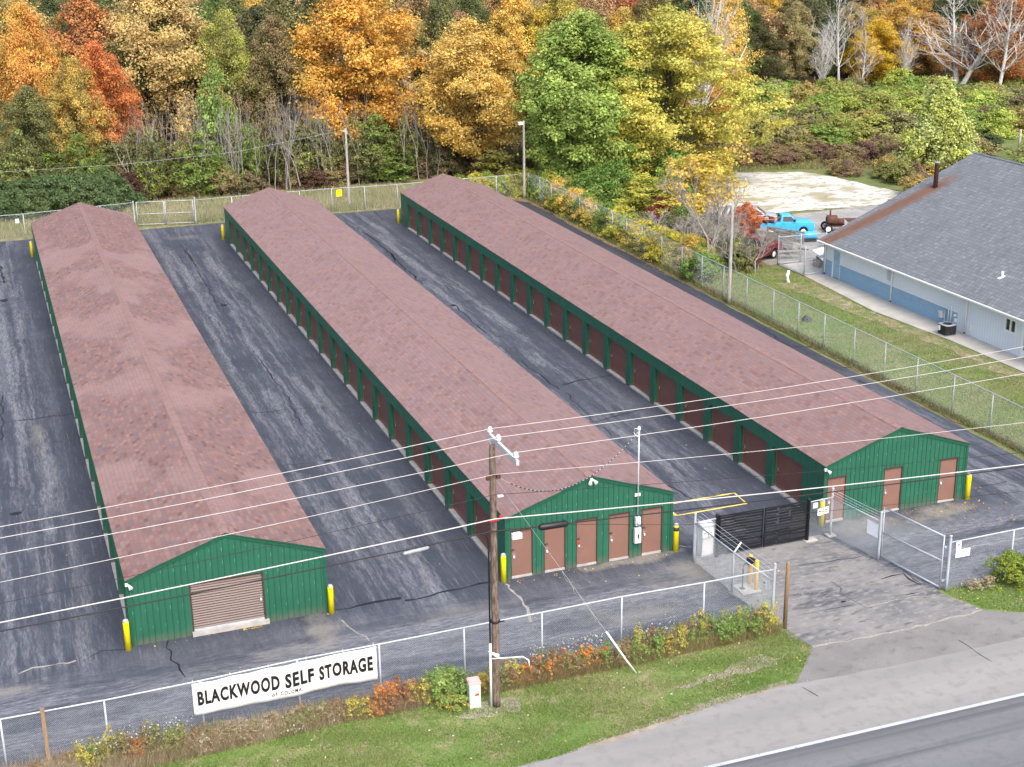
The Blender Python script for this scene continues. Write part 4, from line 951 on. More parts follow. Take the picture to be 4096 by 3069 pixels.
# roof
rf = MB(OFF); ny, nx = 50, 6
for j in range(ny):
    for i in range(nx):
        q = []
        for jj, ii in ((j,i),(j,i+1),(j+1,i+1),(j+1,i)):
            t = ii/nx; yv = YF+(38.6-YF)*jj/ny; sag = .02*math.sin(yv*.6+ii)+.015*math.sin(yv*1.7) if 0 < ii < nx else .006*math.sin(yv*2)
            q.append(((XE+(XR-XE)*t, yv, ZE+(ZR-ZE)*t+sag), (yv, t*SL)))
        rf.face([a for a, b in q], 0, [b for a, b in q])
rf.face([(XR, YF, ZR), (80.25, YF, ZE), (80.25, 38.6, ZE), (XR, 38.6, ZR)], 0, [(YF,0),(YF,SL),(38.6,SL),(38.6,0)])
rf.prism([(XE, 38.54, ZE-.12), (XR, 38.54, ZR-.14), (XR, 38.54, ZR-.01), (XE, 38.54, ZE-.01)], (0, .05, 0), 1)
rf.prism([(80.25, 38.54, ZE-.12), (80.25, 38.54, ZE-.01), (XR, 38.54, ZR-.01), (XR, 38.54, ZR-.14)], (0, .05, 0), 1)
rf.box(XE+.02, X0-.06, YF, 38.5, ZE-.13, ZE-.1, 1)
rf_o = rf.build('roof', [grey_roof(), white], wk)
mb = MB(OFF)
for k in range(170):
    y = YF+k*.3; 
    for s in (-1, 1): mb.face([(XR, y, ZR+.05), (XR+s*.16, y, ZR-.02), (XR+s*.16, y+.31, ZR-.03), (XR, y+.31, ZR+.035)])
mb.build('ridge_cap', simple('grey_cap_shingles', (.14,.16,.19), .9, 0, .2, 3), rf_o)
mb = MB(OFF); mb.prism([(XE-.12, YF, ZE-.02), (XE-.12, YF, ZE-.11), (XE-.02, YF, ZE-.14), (XE+.01, YF, ZE-.02)], (0, 38.6-YF, 0)); mb.build('gutter', white, wk)
for y in (38.3, 29.92, 21.8):
    mb = MB(OFF); mb.tube([(XE-.05,y+.35*(y<38),ZE-.1),(XE-.03,y+.25*(y<38),ZE-.2),(X0-.1,y+.03*(y<38),ZE-.26),(X0-.08,y,ZE-.4),(X0-.08,y,.14)], .055, 8); mb.tube([(X0-.08,y,.14),(X0-.08,y,.05)], .05, 8, 1)
    mb.build('downspout', [white, black], wk)
# utilities on the wall
mb = MB(OFF); mb.tube([(X0-.06,23.3,1.45),(X0-.06,23.3,.35)], .045, 8); mb.build('conduit', white, wk)
mb = MB(OFF); mb.tube([(X0-.06,23.58,1.3),(X0-.06,23.58,.2)], .03, 8); mb.build('conduit', white, wk)
mb = MB(OFF); mb.tube([(X0-.03,21.28,.72),(X0-.03,21.28,.0)], .025, 6); mb.build('conduit', white, wk)
mb = MB(OFF); mb.box(X0-.12,X0-.005,22.72,22.9,.5,.75); mb.lathe(X0-.1, 22.83, [(.12,.9),(.1,1.0),(.03,1.04)], 10); mb.build('electric_meter', white, wk)
mb = MB(OFF); mb.box(X0-.4,X0-.12,23.85,24.1,.55,.95); mb.tube([(X0-.25,23.9,.95),(X0-.25,23.7,1.05),(X0-.25,23.7,.2)], .03, 6); mb.tube([(X0-.25,24.1,.75),(X0-.25,24.25,.7),(X0-.25,24.25,0)], .025, 6); mb.lathe(X0-.27, 24.22, [(.02,.75),(.1,.8),(.1,.9),(.02,.94)], 10); mb.build('gas_meter', grey_meter, wk)
ac_case = simple('dark_unit_case', (.03,.03,.032), .5)
ac = empty('air_conditioner', (53.2, 22.15, 0), .06, 'dark square outdoor air conditioner unit beside the pale blue wall', 'air conditioner')
f = MB(); R_ = .44
pf = [(-R_+.1,-R_),(R_-.1,-R_),(R_,-R_+.1),(R_,R_-.1),(R_-.1,R_),(-R_+.1,R_),(-R_,R_-.1),(-R_,-R_+.1)]
f.prism([(x*.97,y*.97,.06) for x, y in pf], (0,0,.62)); 
for k in range(20):
    z = .09+k*.029
    for i in range(8):
        a, b = pf[i], pf[(i+1)%8]; f.face([(a[0],a[1],z),(b[0],b[1],z),(b[0],b[1],z+.016),(a[0],a[1],z+.016)])
f.build('case', ac_case, ac)
f = MB(); f.prism([(x*1.03,y*1.03,.02) for x, y in pf], (0,0,.04)); n = 16
for i in range(n):
    a0, a1 = 2*math.pi*i/n, 2*math.pi*(i+1)/n; sq = lambda t: (R_*1.02*max(-1,min(1,1.3*math.cos(t))), R_*1.02*max(-1,min(1,1.3*math.sin(t))))
    p, q = sq(a0), sq(a1); f.face([(p[0],p[1],.7),(q[0],q[1],.7),(.31*math.cos(a1),.31*math.sin(a1),.715),(.31*math.cos(a0),.31*math.sin(a0),.715)]); f.face([(p[0],p[1],.66),(q[0],q[1],.66),(q[0],q[1],.7),(p[0],p[1],.7)])
f.build('top_rim', simple('unit_rim', (.3,.32,.36), .5), ac)
f = MB(); 
for k in range(5): f.tube([(.3*math.cos(t),.3*math.sin(t),.7) for t in (k*1.256,)]+[(0,0,.68)], .01, 4)
f.lathe(0,0,[(.05,.6),(.05,.68)],8); f.build('fan_guard', black, ac)
f = MB(); f.box(-.48,-.42,.15,.3,.3,.6); f.build('service_box', white, ac)
# roof stack and vent
st = empty('flue_stack', (62.3, 36.75, 6.05), 0, 'rusty metal flue stack standing on the grey roof', 'flue')
f = MB(); f.lathe(0, 0, [(.17,-.1),(.17,1.75),(.18,1.76),(.18,1.8)], 14); f.build('pipe', rusty, st)
f = MB(); f.lathe(0, 0, [(.1,1.8),(.1,1.87),(.24,1.88),(.22,1.95),(.02,2.02)], 14); f.build('cap', simple('tarnished_cap', (.3,.27,.24), .5, .4, .3, 6), st)
f = MB(); f.prism([(-.5,-.4,-.5*SLP+.03),(.35,-.4,.35*SLP+.03),(.35,.4,.35*SLP+.03),(-.5,.4,-.5*SLP+.03)], (0,0,.03)); f.build('flashing', rusty, st)
vp = empty('vent_pipe', (56.3, 21.2, 3.65), 0, 'short white plumbing vent pipe on the grey roof', 'vent pipe')
f = MB(); f.lathe(0, 0, [(.08,-.05),(.08,.4),(.06,.4),(.06,.35)], 12); f.build('pipe', white, vp)
f = MB(); f.prism([(-.28,-.14,-.28*SLP+.04),(.14,-.14,.14*SLP+.04),(.14,.14,.14*SLP+.04),(-.28,.14,-.28*SLP+.04)], (0,0,.02)); f.build('flashing', white, vp)

# pen fence at the corner of the workshop
pen = empty('chain_link_pen', (52.61,42.17,0), 0, 'square chain link pen with a gate at the corner of the workshop', 'fence'); off = (52.61,42.17,0)
pp = [(54.3,38.5),(52.72,38.55),(52.61,42.17),(54.5,42.1),(56.65,42.0)]
for q in pp: m = MB(off); m.lathe(q[0], q[1], [(.05,0),(.05,2.2),(.02,2.25)], 8); m.build('post', galv, pen)
m = MB(off)
for i in range(4):
    for z in ((.12,2.12) if i != 1 else (.12,2.12)): m.tube([(*pp[i],z),(*pp[i+1],z)], .028, 6)
m.tube([(*pp[1],.15),(*pp[2],2.1)], .022, 6); m.build('rail', galv, pen)
m = MB(off)
for i in range(4): chain(m, pp[i], pp[i+1], .1, 2.12, .12, .003)
m.build('wire_mesh', galv_wire, pen)

# ============================================================ vehicles and junk by the workshop
def carbody(prof, hw, taper=.0, mat=None, inset=None):   # side profile (x,z) extruded over the width with rounded shoulders
    mb = MB(); L = [(-hw, .0), (-hw*.985, 0), (hw*.985, 0), (hw, 0)]
    n = len(prof)
    for s in (-1, 1): mb.face([(x, s*hw, z) for x, z in (prof if s < 0 else prof[::-1])])
    for i in range(n):
        a, b = prof[i], prof[(i+1) % n]; mb.face([(a[0], hw, a[1]), (b[0], hw, b[1]), (b[0], -hw, b[1]), (a[0], -hw, a[1])])
    return mb
def bev(o, w_=.04, seg=3):
    md = o.modifiers.new('bevel', 'BEVEL'); md.width = w_; md.segments = seg; md.limit_method = 'ANGLE'; md.angle_limit = .6
    for p in o.data.polygons: p.use_smooth = True
    bm_ = None
    return o
def weld(o):
    import bmesh
    b = bmesh.new(); b.from_mesh(o.data); bmesh.ops.remove_doubles(b, verts=b.verts, dist=.0005); bmesh.ops.recalc_face_normals(b, faces=b.faces); b.to_mesh(o.data); b.free(); return o
def wheel(root, x, y, r=.37, rimm=None):
    f = MB(); s = 1 if y > 0 else -1
    k = [(r*.62,-.11),(r*.93,-.12),(r,-.08),(r,.08),(r*.93,.12),(r*.62,.11)]
    n = 22; V = []
    for (rr, yy) in k:
        for q in range(n): t = 2*math.pi*q/n; V.append((x+rr*math.cos(t), y+yy, r+rr*math.sin(t)))
    for i in range(len(k)-1):
        for q in range(n):
            w_ = (q+1) % n; f.face([V[i*n+q], V[i*n+w_], V[(i+1)*n+w_], V[(i+1)*n+q]], 0, sm=True)
    t_ = f.build('wheel', rub, root)
    f = MB(); f.tube([(x, y-.1, r), (x, y+.1, r)], r*.6, 14); f.tube([(x, y+s*.1, r), (x, y+s*.14, r)], r*.22, 8); f.build('rim', rimm or white, t_)
def arch(x, r=.45, n=7, z0=.38): return [(x+r*math.cos(t), z0+r*math.sin(t)) for t in np.linspace(math.pi, 0, n)]
def pickup(x, y, rz, label, paint, cat='pickup truck', bed=True):
    o = empty('pickup_truck', (x, y, 0), rz, label, cat, None); hw = .98
    body = [(-2.6,.5)]+arch(-1.55)+arch(1.55)+[(2.55,.42),(2.62,.6),(2.6,1.08),(2.45,1.2),(1.0,1.3),(.92,1.3),(-.72,1.3),(-.74,1.2),(-2.62,1.2)]
    b = weld(carbody(body, hw).build('body', paint, o)); bev(b)
    cabp = [(-.7,1.28),(.95,1.28),(.42,1.86),(-.55,1.88)]
    mb = MB(); bt = [(p[0], s*(hw-.04 if p[1] < 1.5 else hw-.2), p[1]) for s in (-1,) for p in cabp]; tp = [(p[0], -q, p[1]) for p, q in zip(cabp, [b_[1] for b_ in bt])]
    mb.face(bt); mb.face(tp[::-1])
    for i in range(4): j = (i+1) % 4; mb.face([bt[i], tp[i], tp[j], bt[j]])
    c = weld(mb.build('cab', paint, o)); bev(c, .05)
    g = MB()
    for s in (-1, 1):
        yb, yt = s*(hw-.033), s*(hw-.175)
        g.prism([(-.45,yb,1.33),(.8,yb,1.33),(.36,yt,1.79),(-.42,yt,1.79)], (0, s*.012, 0))
    g.prism([(.93,-.82,1.34),(.93,.82,1.34),(.49,.7,1.8),(.49,-.7,1.8)], (.02,0,.012)); g.prism([(-.7,-.7,1.4),(-.7,.7,1.4),(-.59,.65,1.78),(-.59,-.65,1.78)], (-.02,0,0))
    g.build('window', dark_glass, o)
    d = MB()
    for s in (-1, 1):
        for xx in (-.6, .85): d.box(xx-.008, xx+.008, s*hw-.004*s if s > 0 else s*hw-.003, s*hw+.003 if s > 0 else s*hw+.004, .55, 1.26)
        d.box(-.45, -.28, min(s*hw, s*(hw+.02)), max(s*hw, s*(hw+.02)), 1.1, 1.14)
    d.build('door_seam', black, o)
    bb = MB(); bb.box(-2.5,-.85,-.85,.85,.85,.9); bb.box(-2.58,2.58,-.6,.6,.3,.5); bb.build('chassis', black, o)
    if bed:
        t = MB(); t.box(-2.52,-.82,-.86,.86,1.2,1.21); t.build('bed_liner', rusty, o)
    f = MB(); f.box(2.6,2.72,-.95,.95,.48,.66); f.box(-2.78,-2.64,-.9,.9,.5,.62); f.build('bumper', chrome, o)
    f = MB()
    for s in (-1, 1): f.box(2.6,2.63,s*.78-.14,s*.78+.14,.78,.98)
    f.build('headlight', white, o)
    for s in (-1, 1): f = MB(); f.box(-2.65,-2.61,s*.88-.08,s*.88+.08,.75,1.12); f.build('tail_light', redm, o)
    f = MB()
    for s in (-1, 1): f.box(.6,.72,min(s*(hw-.05),s*(hw+.2)),max(s*(hw-.05),s*(hw+.2)),1.35,1.52)
    f.build('mirror', black, o)
    for wx in (-1.55, 1.55):
        for s in (-1, 1): wheel(o, wx, s*(hw-.13))
    return o
h_ = math.radians(-19); hx, hy = math.cos(h_), math.sin(h_)
fwx, fwy = 59.6, 50.1       # contact of the near front wheel
px_ = fwx-1.33*hx-.73*hy; py_ = fwy-1.33*hy+.73*hx
pickup(px_, py_, h_, 'bright sky blue pickup truck with a loaded bed parked near the workshop', blue_paint, bed=False).scale = (.86, .86, .86)
# load on the blue truck's bed
ld = empty('scrap_load', (px_-1.46*hx, py_-1.46*hy, .8), h_, 'heap of rusty red and orange scrap lying in the blue pickup bed', 'scrap'); f = MB(); r = random.Random(5)
for k in range(34):
    cx, cy, cz = r.uniform(-.85,.75), r.uniform(-.75,.75), r.uniform(.0,.45); a = r.uniform(0,3.14); l_ = r.uniform(.15,.45); w2 = r.uniform(.05,.25)
    f.prism([(cx+l_*math.cos(a)*s1-w2*math.sin(a)*s2, cy+l_*math.sin(a)*s1+w2*math.cos(a)*s2, cz+r.uniform(-.05,.05)) for s1, s2 in ((-1,-1),(1,-1),(1,1),(-1,1))], (0,0,r.uniform(.04,.2)), r.choice((0,0,1,2)))
f.build('scrap_pieces', [rusty, simple('orange_scrap', (.5,.13,.05), .6, 0, .3), simple('grey_scrap', (.3,.3,.3), .6, 0, .3)], ld)
h2 = math.radians(180+27); wx, wy = 52.5, 44.0
cxr, cyr = wx+1.55*math.cos(h2)+.85*math.sin(h2)*-1, wy+1.55*math.sin(h2)+.85*math.cos(h2)
pickup(52.45+1.55*math.cos(h2)-.9*math.sin(h2)*-1*-1, 43.95+1.55*math.sin(h2)+.9*math.cos(h2)*-1, h2, 'maroon pickup truck with a red tail light half hidden by bare brush', red_paint)
# silver estate car behind the blue truck
sv = empty('estate_car', (57.6, 55.4, 0), math.radians(-22), 'silver estate car with a dark rear window parked behind the blue pickup', 'car')
bd = [(-2.25,.45)]+arch(-1.35,.4)+arch(1.4,.4)+[(2.2,.42),(2.25,.8),(1.3,.95),(-2.3,.98)]
b = weld(carbody(bd, .88).build('body', silver_paint, sv)); bev(b)
gp = [(-2.2,.96),(1.25,.96),(.55,1.45),(-1.95,1.48)]
f = MB(); bt = [(p[0], -(.86 if p[1] < 1.2 else .72), p[1]) for p in gp]; tp = [(a, -b_, c_) for a, b_, c_ in bt]
f.face(bt); f.face(tp[::-1])
for i in range(4): j = (i+1) % 4; f.face([bt[i], tp[i], tp[j], bt[j]])
c = weld(f.build('cabin', silver_paint, sv)); bev(c, .05)
f = MB()
for s in (-1, 1): f.prism([(-1.95,s*.865,1.0),(1.0,s*.865,1.0),(.5,s*.74,1.4),(-1.8,s*.74,1.42)], (0, s*.012, 0))
f.prism([(1.26,-.75,1.0),(1.26,.75,1.0),(.62,.66,1.42),(.62,-.66,1.42)], (.02,0,.01)); f.build('window', dark_glass, sv)
for wx_ in (-1.35, 1.4):
    for s in (-1, 1): wheel(sv, wx_, s*.76, .33, chrome)
# grey wooden stake trailer
tr = empty('wooden_trailer', (54.9, 45.9, 0), math.radians(118), 'grey weathered slat sided wooden trailer between the maroon and blue trucks', 'trailer')
f = MB(); f.box(-1.7,1.7,-.85,.85,.55,.62); f.build('deck', wood_grey, tr)
f = MB()
for s in (-1, 1):
    for k in range(5): f.box(-1.7,1.7,s*.86-.015,s*.86+.015,.68+k*.2,.68+k*.2+.15)
    for xx in (-1.6,-.55,.55,1.6): f.box(xx-.04,xx+.04,s*.83-.02,s*.83+.01,.5,1.68)
for k in range(5): f.box(1.69,1.72,-.84,.84,.68+k*.2,.68+k*.2+.15)
f.build('side_panel', wood_grey, tr)
for s in (-1, 1): wheel(tr, 0, s*.95, .3)
f = MB(); f.box(-2.6,-1.7,-.05,.05,.45,.53); f.build('tongue', rusty, tr)
tb = empty('bench', (54.3, 43.4, 0), math.radians(-15), 'grey plank bench standing on the gravel inside the pen', 'bench')
f = MB(); f.box(-.9,.9,-.3,.3,.58,.63); f.build('top', wood_grey, tb)
for xx in (-.8,.8):
    f = MB(); f.tube([(xx,-.25,0),(xx,-.2,.58)], .025, 6); f.tube([(xx,.25,0),(xx,.2,.58)], .025, 6); f.build('leg', wood_grey, tb)
bf = empty('blue_tank', (58.4, 48.0, 0), math.radians(-12), 'bright blue steel tank lying on the gravel in front of the blue pickup', 'tank')
f = MB(); f.tube([(-.2,0,.5),(-.15,0,.5),(1.0,0,.5),(1.08,0,.5)], [.2,.33,.33,.2], 16); f.box(-.75,-.25,-.3,.3,.2,.82); f.build('body', blue_paint, bf)
f = MB(); f.box(-.7,.95,-.3,-.22,0,.2); f.box(-.7,.95,.22,.3,0,.2); f.box(-.85,1.2,-.35,.35,.15,.2); f.build('skid', black, bf)
sm = empty('smoker_trailer', (62.7, 50.2, 0), math.radians(-20), 'rusty brown barrel smoker with a chimney on the grey gravel', 'smoker')
f = MB(); f.tube([(-.75,0,.95),(-.7,0,.95),(.1,0,.95),(.15,0,.95)], [.3,.42,.42,.3], 16); f.tube([(.15,0,.8),(.7,0,.8)], .28, 12); f.build('barrel', rusty, sm)
f = MB(); f.tube([(-.4,.2,1.3),(-.4,.2,1.75)], .07, 8); f.build('chimney', rusty, sm)
f = MB(); f.box(-.9,1.6,-.4,.4,.45,.5); f.box(.9,2.4,-.7,.7,.9,.95); f.build('frame', rusty, sm)
for s in (-1, 1): wheel(sm, -.7, s*.65, .35)
tp_ = empty('white_panels', (55.4, 40.7, 0), .3, 'loose white sheets leaning at the corner of the workshop', 'sheet metal')
f = MB(); f.prism([(-.6,-.4,.9),(.5,-.5,1.0),(.6,.3,1.25),(-.5,.4,1.15)], (0,0,.03)); f.prism([(-.4,-.6,.5),(.7,-.4,.6),(.6,.2,.85),(-.3,.2,.8)], (0,0,.03)); f.build('sheet', white_s, tp_)
f = MB(); f.box(-.5,.6,-.3,.3,0,.5); f.box(-.7,-.2,-.5,.1,0,.4); f.build('base', wood_grey, tp_)
cr_ = empty('brown_crate', (56.0, 41.2, 0), .5, 'dark brown open crate on the gravel next to the pen', 'crate')
f = MB()
for k in range(3):
    for s in (-1, 1): f.box(-.5,.5,s*.35-.015,s*.35+.015,.1+k*.2,.25+k*.2); f.box(s*.5-.015,s*.5+.015,-.33,.33,.1+k*.2,.25+k*.2)
f.box(-.5,.5,-.34,.34,.03,.06); f.build('slats', rusty, cr_)
# white forked stump, black bag, far posts
f = MB((50.54,37.22,0)); f.tube([(50.5,37.2,0),(50.5,37.2,.45),(50.6,37.25,.9)], [.09,.08,.1], 8); f.tube([(50.5,37.2,.3),(50.38,37.15,.7)], [.07,.05], 8); f.tube([(50.62,37.15,0),(50.52,37.2,.4)], [.07,.05], 8)
f.build('painted_stump', white_s, label='small white painted forked stump on the grass near the pen', cat='stump')
f = MB((46.66,28.3,0)); r = random.Random(3)
for k in range(16):
    a = r.uniform(0,6.28); a2 = a+r.uniform(.5,1.2); f.face([(46.66,28.3,r.uniform(.2,.42)),(46.66+.4*math.cos(a),28.3+.3*math.sin(a),.0),(46.66+.4*math.cos(a2),28.3+.3*math.sin(a2),r.uniform(0,.12))])
f.build('black_bag', black, label='crumpled black plastic bag on the grass behind the long fence', cat='bag')
for (x, y, l) in ((105.4,142.3,'thin white marker post in front of the dark wood'), (98.6,71.9,'pale wooden post behind the grey roof ridge')):
    f = MB((x,y,0)); f.lathe(x, y, [(.14,0),(.13,3.0),(.02,3.05)], 8); f.build('marker_post', white if x > 100 else pole_pale, label=l, cat='post')
# ============================================================ foliage
def mesh_np(name, V, F, mat, mixv=None, lum=None):
    me = bpy.data.meshes.new(name); V = np.asarray(V, 'f'); F = np.asarray(F, 'i'); k = F.shape[1]
    me.vertices.add(len(V)); me.vertices.foreach_set('co', V.ravel())
    me.loops.add(F.size); me.loops.foreach_set('vertex_index', F.ravel())
    me.polygons.add(len(F)); me.polygons.foreach_set('loop_start', np.arange(0, F.size, k)); 
    try: me.polygons.foreach_set('loop_total', np.full(len(F), k))
    except Exception: pass
    me.materials.append(mat)
    for nme, a in (('mixv', mixv), ('lum', lum)):
        if a is not None: at = me.attributes.new(nme, 'FLOAT', 'FACE'); at.data.foreach_set('value', np.asarray(a, 'f'))
    me.update(calc_edges=True); return me
def leaves(rng, C, Nrm, size, aspect=1.5):
    n = len(C); U = rng.normal(size=(n,3)); U -= (U*Nrm).sum(1)[:,None]*Nrm; U /= np.linalg.norm(U,axis=1)[:,None]+1e-9
    W = np.cross(Nrm, U); s = size*rng.uniform(.6,1.3,n)[:,None]; a = s*aspect*.5; b = s*.5
    V = np.stack([C-U*a, C-W*b+U*a*.1, C+U*a, C+W*b+U*a*.1], 1).reshape(-1,3)
    return V, np.arange(4*n).reshape(n,4)
def profile(kind, t):
    if kind == 'round': return math.sqrt(max(0, 1-(2*t-1)**2))**.8
    if kind == 'ovate': return max(0, math.sin(math.pi*min(1, t**.75)))**.65
    if kind == 'cone': return (1-t)**.7*min(1, t*5+.25)
    if kind == 'wide': return min(1, (1-t)*2.2)**.6*min(1, t*2.5+.3)
    if kind == 'dome': return math.sqrt(max(0, 1-t*t))
    if kind == 'column': return min(1, t*4+.35)*min(1, (1-t)*2.4)**.7
def crown(seed, H, R, zb, ncl, per, leaf, kind='ovate', rc=.2, gap=.0, shell=.55, flat=.65, droop=0):
    rng = np.random.default_rng(seed); C = []; ph = rng.uniform(0,6.28,4)
    while len(C) < ncl:
        t = rng.uniform(0,1); th = rng.uniform(0,2*math.pi); pr = profile(kind, t)
        lob = 1+.2*math.sin(2*th+ph[0]+t*3)+.14*math.sin(3*th+ph[1]-t*5)+.12*math.sin(5*th+ph[2]+t*9)
        rr = rng.uniform(0,1)**shell
        if rng.uniform() > pr+.15: continue
        r = R*pr*lob*rr
        if gap and math.sin(th*3+ph[3]+t*7)*.5+.5 < gap*rng.uniform(.3,1) : continue
        C.append((r*math.cos(th), r*math.sin(th), zb+(H-zb)*t, rr))
    C = np.array(C); cm = rng.uniform(0,1,ncl); cl = rng.uniform(.72,1.22,ncl)
    nz = 0.5+0.5*np.sin(C[:,0]*1.1+ph[0])*np.sin(C[:,1]*1.2+ph[1]+C[:,2]*.7); cm = np.clip(.55*nz+.45*cm, 0, 1)
    idx = np.repeat(np.arange(ncl), per); n = len(idx); cr_ = R*rc*rng.uniform(.6,1.3,ncl)[idx]
    D = rng.normal(size=(n,3)); D /= np.linalg.norm(D,axis=1)[:,None]; D *= (rng.uniform(0,1,n)**.5*cr_*np.where(rng.uniform(0,1,n)<.22,1.6,1))[:,None]; D[:,2] *= flat
    P = C[idx,:3]+D
    if droop: P[:,2] -= droop*rng.uniform(0,1,n)**2*cr_*2
    out = C[idx,:3]-np.array([0,0,zb+(H-zb)*.35]); out /= np.linalg.norm(out,axis=1)[:,None]+1e-6
    dn = D/(np.linalg.norm(D,axis=1)[:,None]+1e-6)
    Nn = out*.35+dn*.55+np.array([0,0,.45])+rng.normal(size=(n,3))*.45; Nn /= np.linalg.norm(Nn,axis=1)[:,None]
    V, F = leaves(rng, P, Nn, leaf)
    V[:,2] = np.maximum(V[:,2], .03)
    return mesh_np('crown', V, F, LEAF, np.clip(cm[idx]+rng.normal(0,.16,n),0,1), cl[idx]*rng.uniform(.72,1.28,n)), C[:,:3]
def limb_path(rng, a, b, k=4, wob=.12):
    a, b = np.array(a), np.array(b); L = np.linalg.norm(b-a); P = []
    for i in range(k+1):
        t = i/k; p = a+(b-a)*t; p[2] += -.12*L*math.sin(math.pi*t)*.5; 
        if 0 < i < k: p += rng.normal(size=3)*wob*L*.3
        P.append(tuple(p))
    return P
def trunk(seed, H, C, r0, mat, nl=26, top=.78, fork=None):
    rng = np.random.default_rng(seed+99); mb = MB(); P = [(0,0,-.1)]; k = 7
    dx, dy = rng.normal(size=2)*.03
    for i in range(1, k+1): P.append((dx*H*i/k+rng.normal()*.02*H*.5, dy*H*i/k+rng.normal()*.02*H*.5, H*top*i/k))
    mb.tube(P, [r0*(1-.85*i/k)+.01 for i in range(k+1)], 8)
    Pa = np.array(P)
    for c in C[rng.permutation(len(C))[:nl]]:
        z = max(.12*H, min(c[2]*.72, H*top)); j = min(k, max(1, int(z/(H*top)*k))); a = Pa[j]
        L = np.linalg.norm(c-a); r = r0*.32*(1-j/k*.6); mb.tube(limb_path(rng, a, c, 4), [r, r*.7, r*.45, r*.28, r*.12], 4, 0, False)
    return mb
def bare(seed, H, spread=.32, r0=.16, depth=5, mat=None, first=.3, nb=3, vase=False):
    rng = np.random.default_rng(seed); mb = MB()
    def grow(p, d, L, r, dep):
        P = [tuple(p)]; q = np.array(p); dd = d.copy(); k = 3
        for i in range(k):
            dd = dd+rng.normal(size=3)*.09+np.array([0,0,.05]); dd /= np.linalg.norm(dd); q = q+dd*L/k; P.append(tuple(q))
        mb.tube(P, [r*(1-.13*i) if dep > 1 else r*(1-.28*i) for i in range(k+1)], 6 if dep > 3 else (4 if dep > 1 else 3), 0, False)
        if dep <= 0: return
        for j in range(nb if dep > 1 else nb+1):
            t = rng.uniform(.45,1) if j else 1; bp = np.array(P[min(k, max(1, int(round(t*k))))])
            a = rng.normal(size=3); a -= a.dot(dd)*dd; a /= np.linalg.norm(a)
            nd = dd+a*(spread+.25*rng.uniform()); nd[2] += .12; nd /= np.linalg.norm(nd)
            grow(bp, nd, L*rng.uniform(.6,.85), r*(.62 if j else .75), dep-1)
    grow((0,0,-.1), np.array([0,0,1.]), H*first, r0, depth); return mb

def leader(seed, H, r0, nb=30, ang=.5, multi=1):
    rng = np.random.default_rng(seed); mb = MB()
    for mstem in range(multi):
        lean = rng.normal(size=2)*(.12 if multi > 1 else .03); hh = H*(1 if mstem == 0 else rng.uniform(.75, .95)); K = 12; P = []
        for i in range(K+1):
            t = i/K; P.append(np.array((lean[0]*hh*t+.12*math.sin(t*5+seed), lean[1]*hh*t+.1*math.sin(t*4+mstem), hh*t-.1)))
        mb.tube([tuple(p) for p in P], [r0*(1-.93*i/K)+.006 for i in range(K+1)], 6, 0, False)
        for b in range(nb):
            t = rng.uniform(.25, .97); j = min(K, int(t*K)); a = P[j]; th = rng.uniform(0, 6.28); L = hh*(.34*(1-t)+.09)*rng.uniform(.7, 1.25)
            d = np.array((math.cos(th)*ang, math.sin(th)*ang, rng.uniform(.6, 1.0))); d /= np.linalg.norm(d); r = r0*.4*(1-t)+.014
            Q = [a]; dd = d.copy()
            for k in range(4): dd = dd+rng.normal(size=3)*.1+np.array((0,0,.1)); dd /= np.linalg.norm(dd); Q.append(Q[-1]+dd*L/4)
            mb.tube([tuple(q) for q in Q], [r, r*.75, r*.5, r*.32, .006], 4, 0, False)
            for k in range(7):
                q = Q[rng.integers(1, 5)]; dv = dd+rng.normal(size=3)*.5; dv /= np.linalg.norm(dv); l2 = L*rng.uniform(.2, .5)
                mb.tube([tuple(q), tuple(q+dv*l2*.5+rng.normal(size=3)*.03), tuple(q+dv*l2+np.array((0,0,.08*l2)))], [r*.3+.004, r*.2+.004, .004], 3, 0, False)
    return mb
def proto(name, seed, H, R, zb, ncl, per, leaf, kind, bark=bark_dark, r0=.2, nl=26, **kw):
    top = kw.pop('top', .78)
    me, C = crown(seed, H, R, zb, ncl, per, leaf, kind, **kw)
    tm = trunk(seed, H, C, r0, bark, nl, top)
    return dict(name=name, crown=me, trunk=tm, bark=bark, H=H, R=R, tme=None)
used = {}
def place(p, x, y, h, rad, ca, cb, label, cat='tree', group=None, rz=None, part='trunk'):
    global _pc
    r = random.Random(int(x*131+y*17)); rz = r.uniform(0,6.28) if rz is None else rz
    o = empty(p['name'], (x, y, -.02), rz, label, cat, group); s = rad/p['R']; o.scale = (s, s, h/p['H'])
    if p.get('tme') is None:
        t = p['trunk'].build('trunk' if p['name'].endswith('tree') else 'stems', p['bark'], o); p['tme'] = t.data
    else:
        t = bpy.data.objects.new('trunk' if p['name'].endswith('tree') else 'stems', p['tme']); COL.objects.link(t); t.parent = o
    if p.get('crown'):
        c = bpy.data.objects.new('crown' if p['name'].endswith('tree') else 'foliage', p['crown']); COL.objects.link(c); c.parent = o
        c.color = (*ca, 1); c['tint_b'] = tuple(float(q) for q in cb)
    return o
def bareproto(name, seed, H, mat, **kw):
    return dict(name=name, trunk=bare(seed, H, **kw), bark=mat, H=H, R=H*.3, tme=None, crown=None)
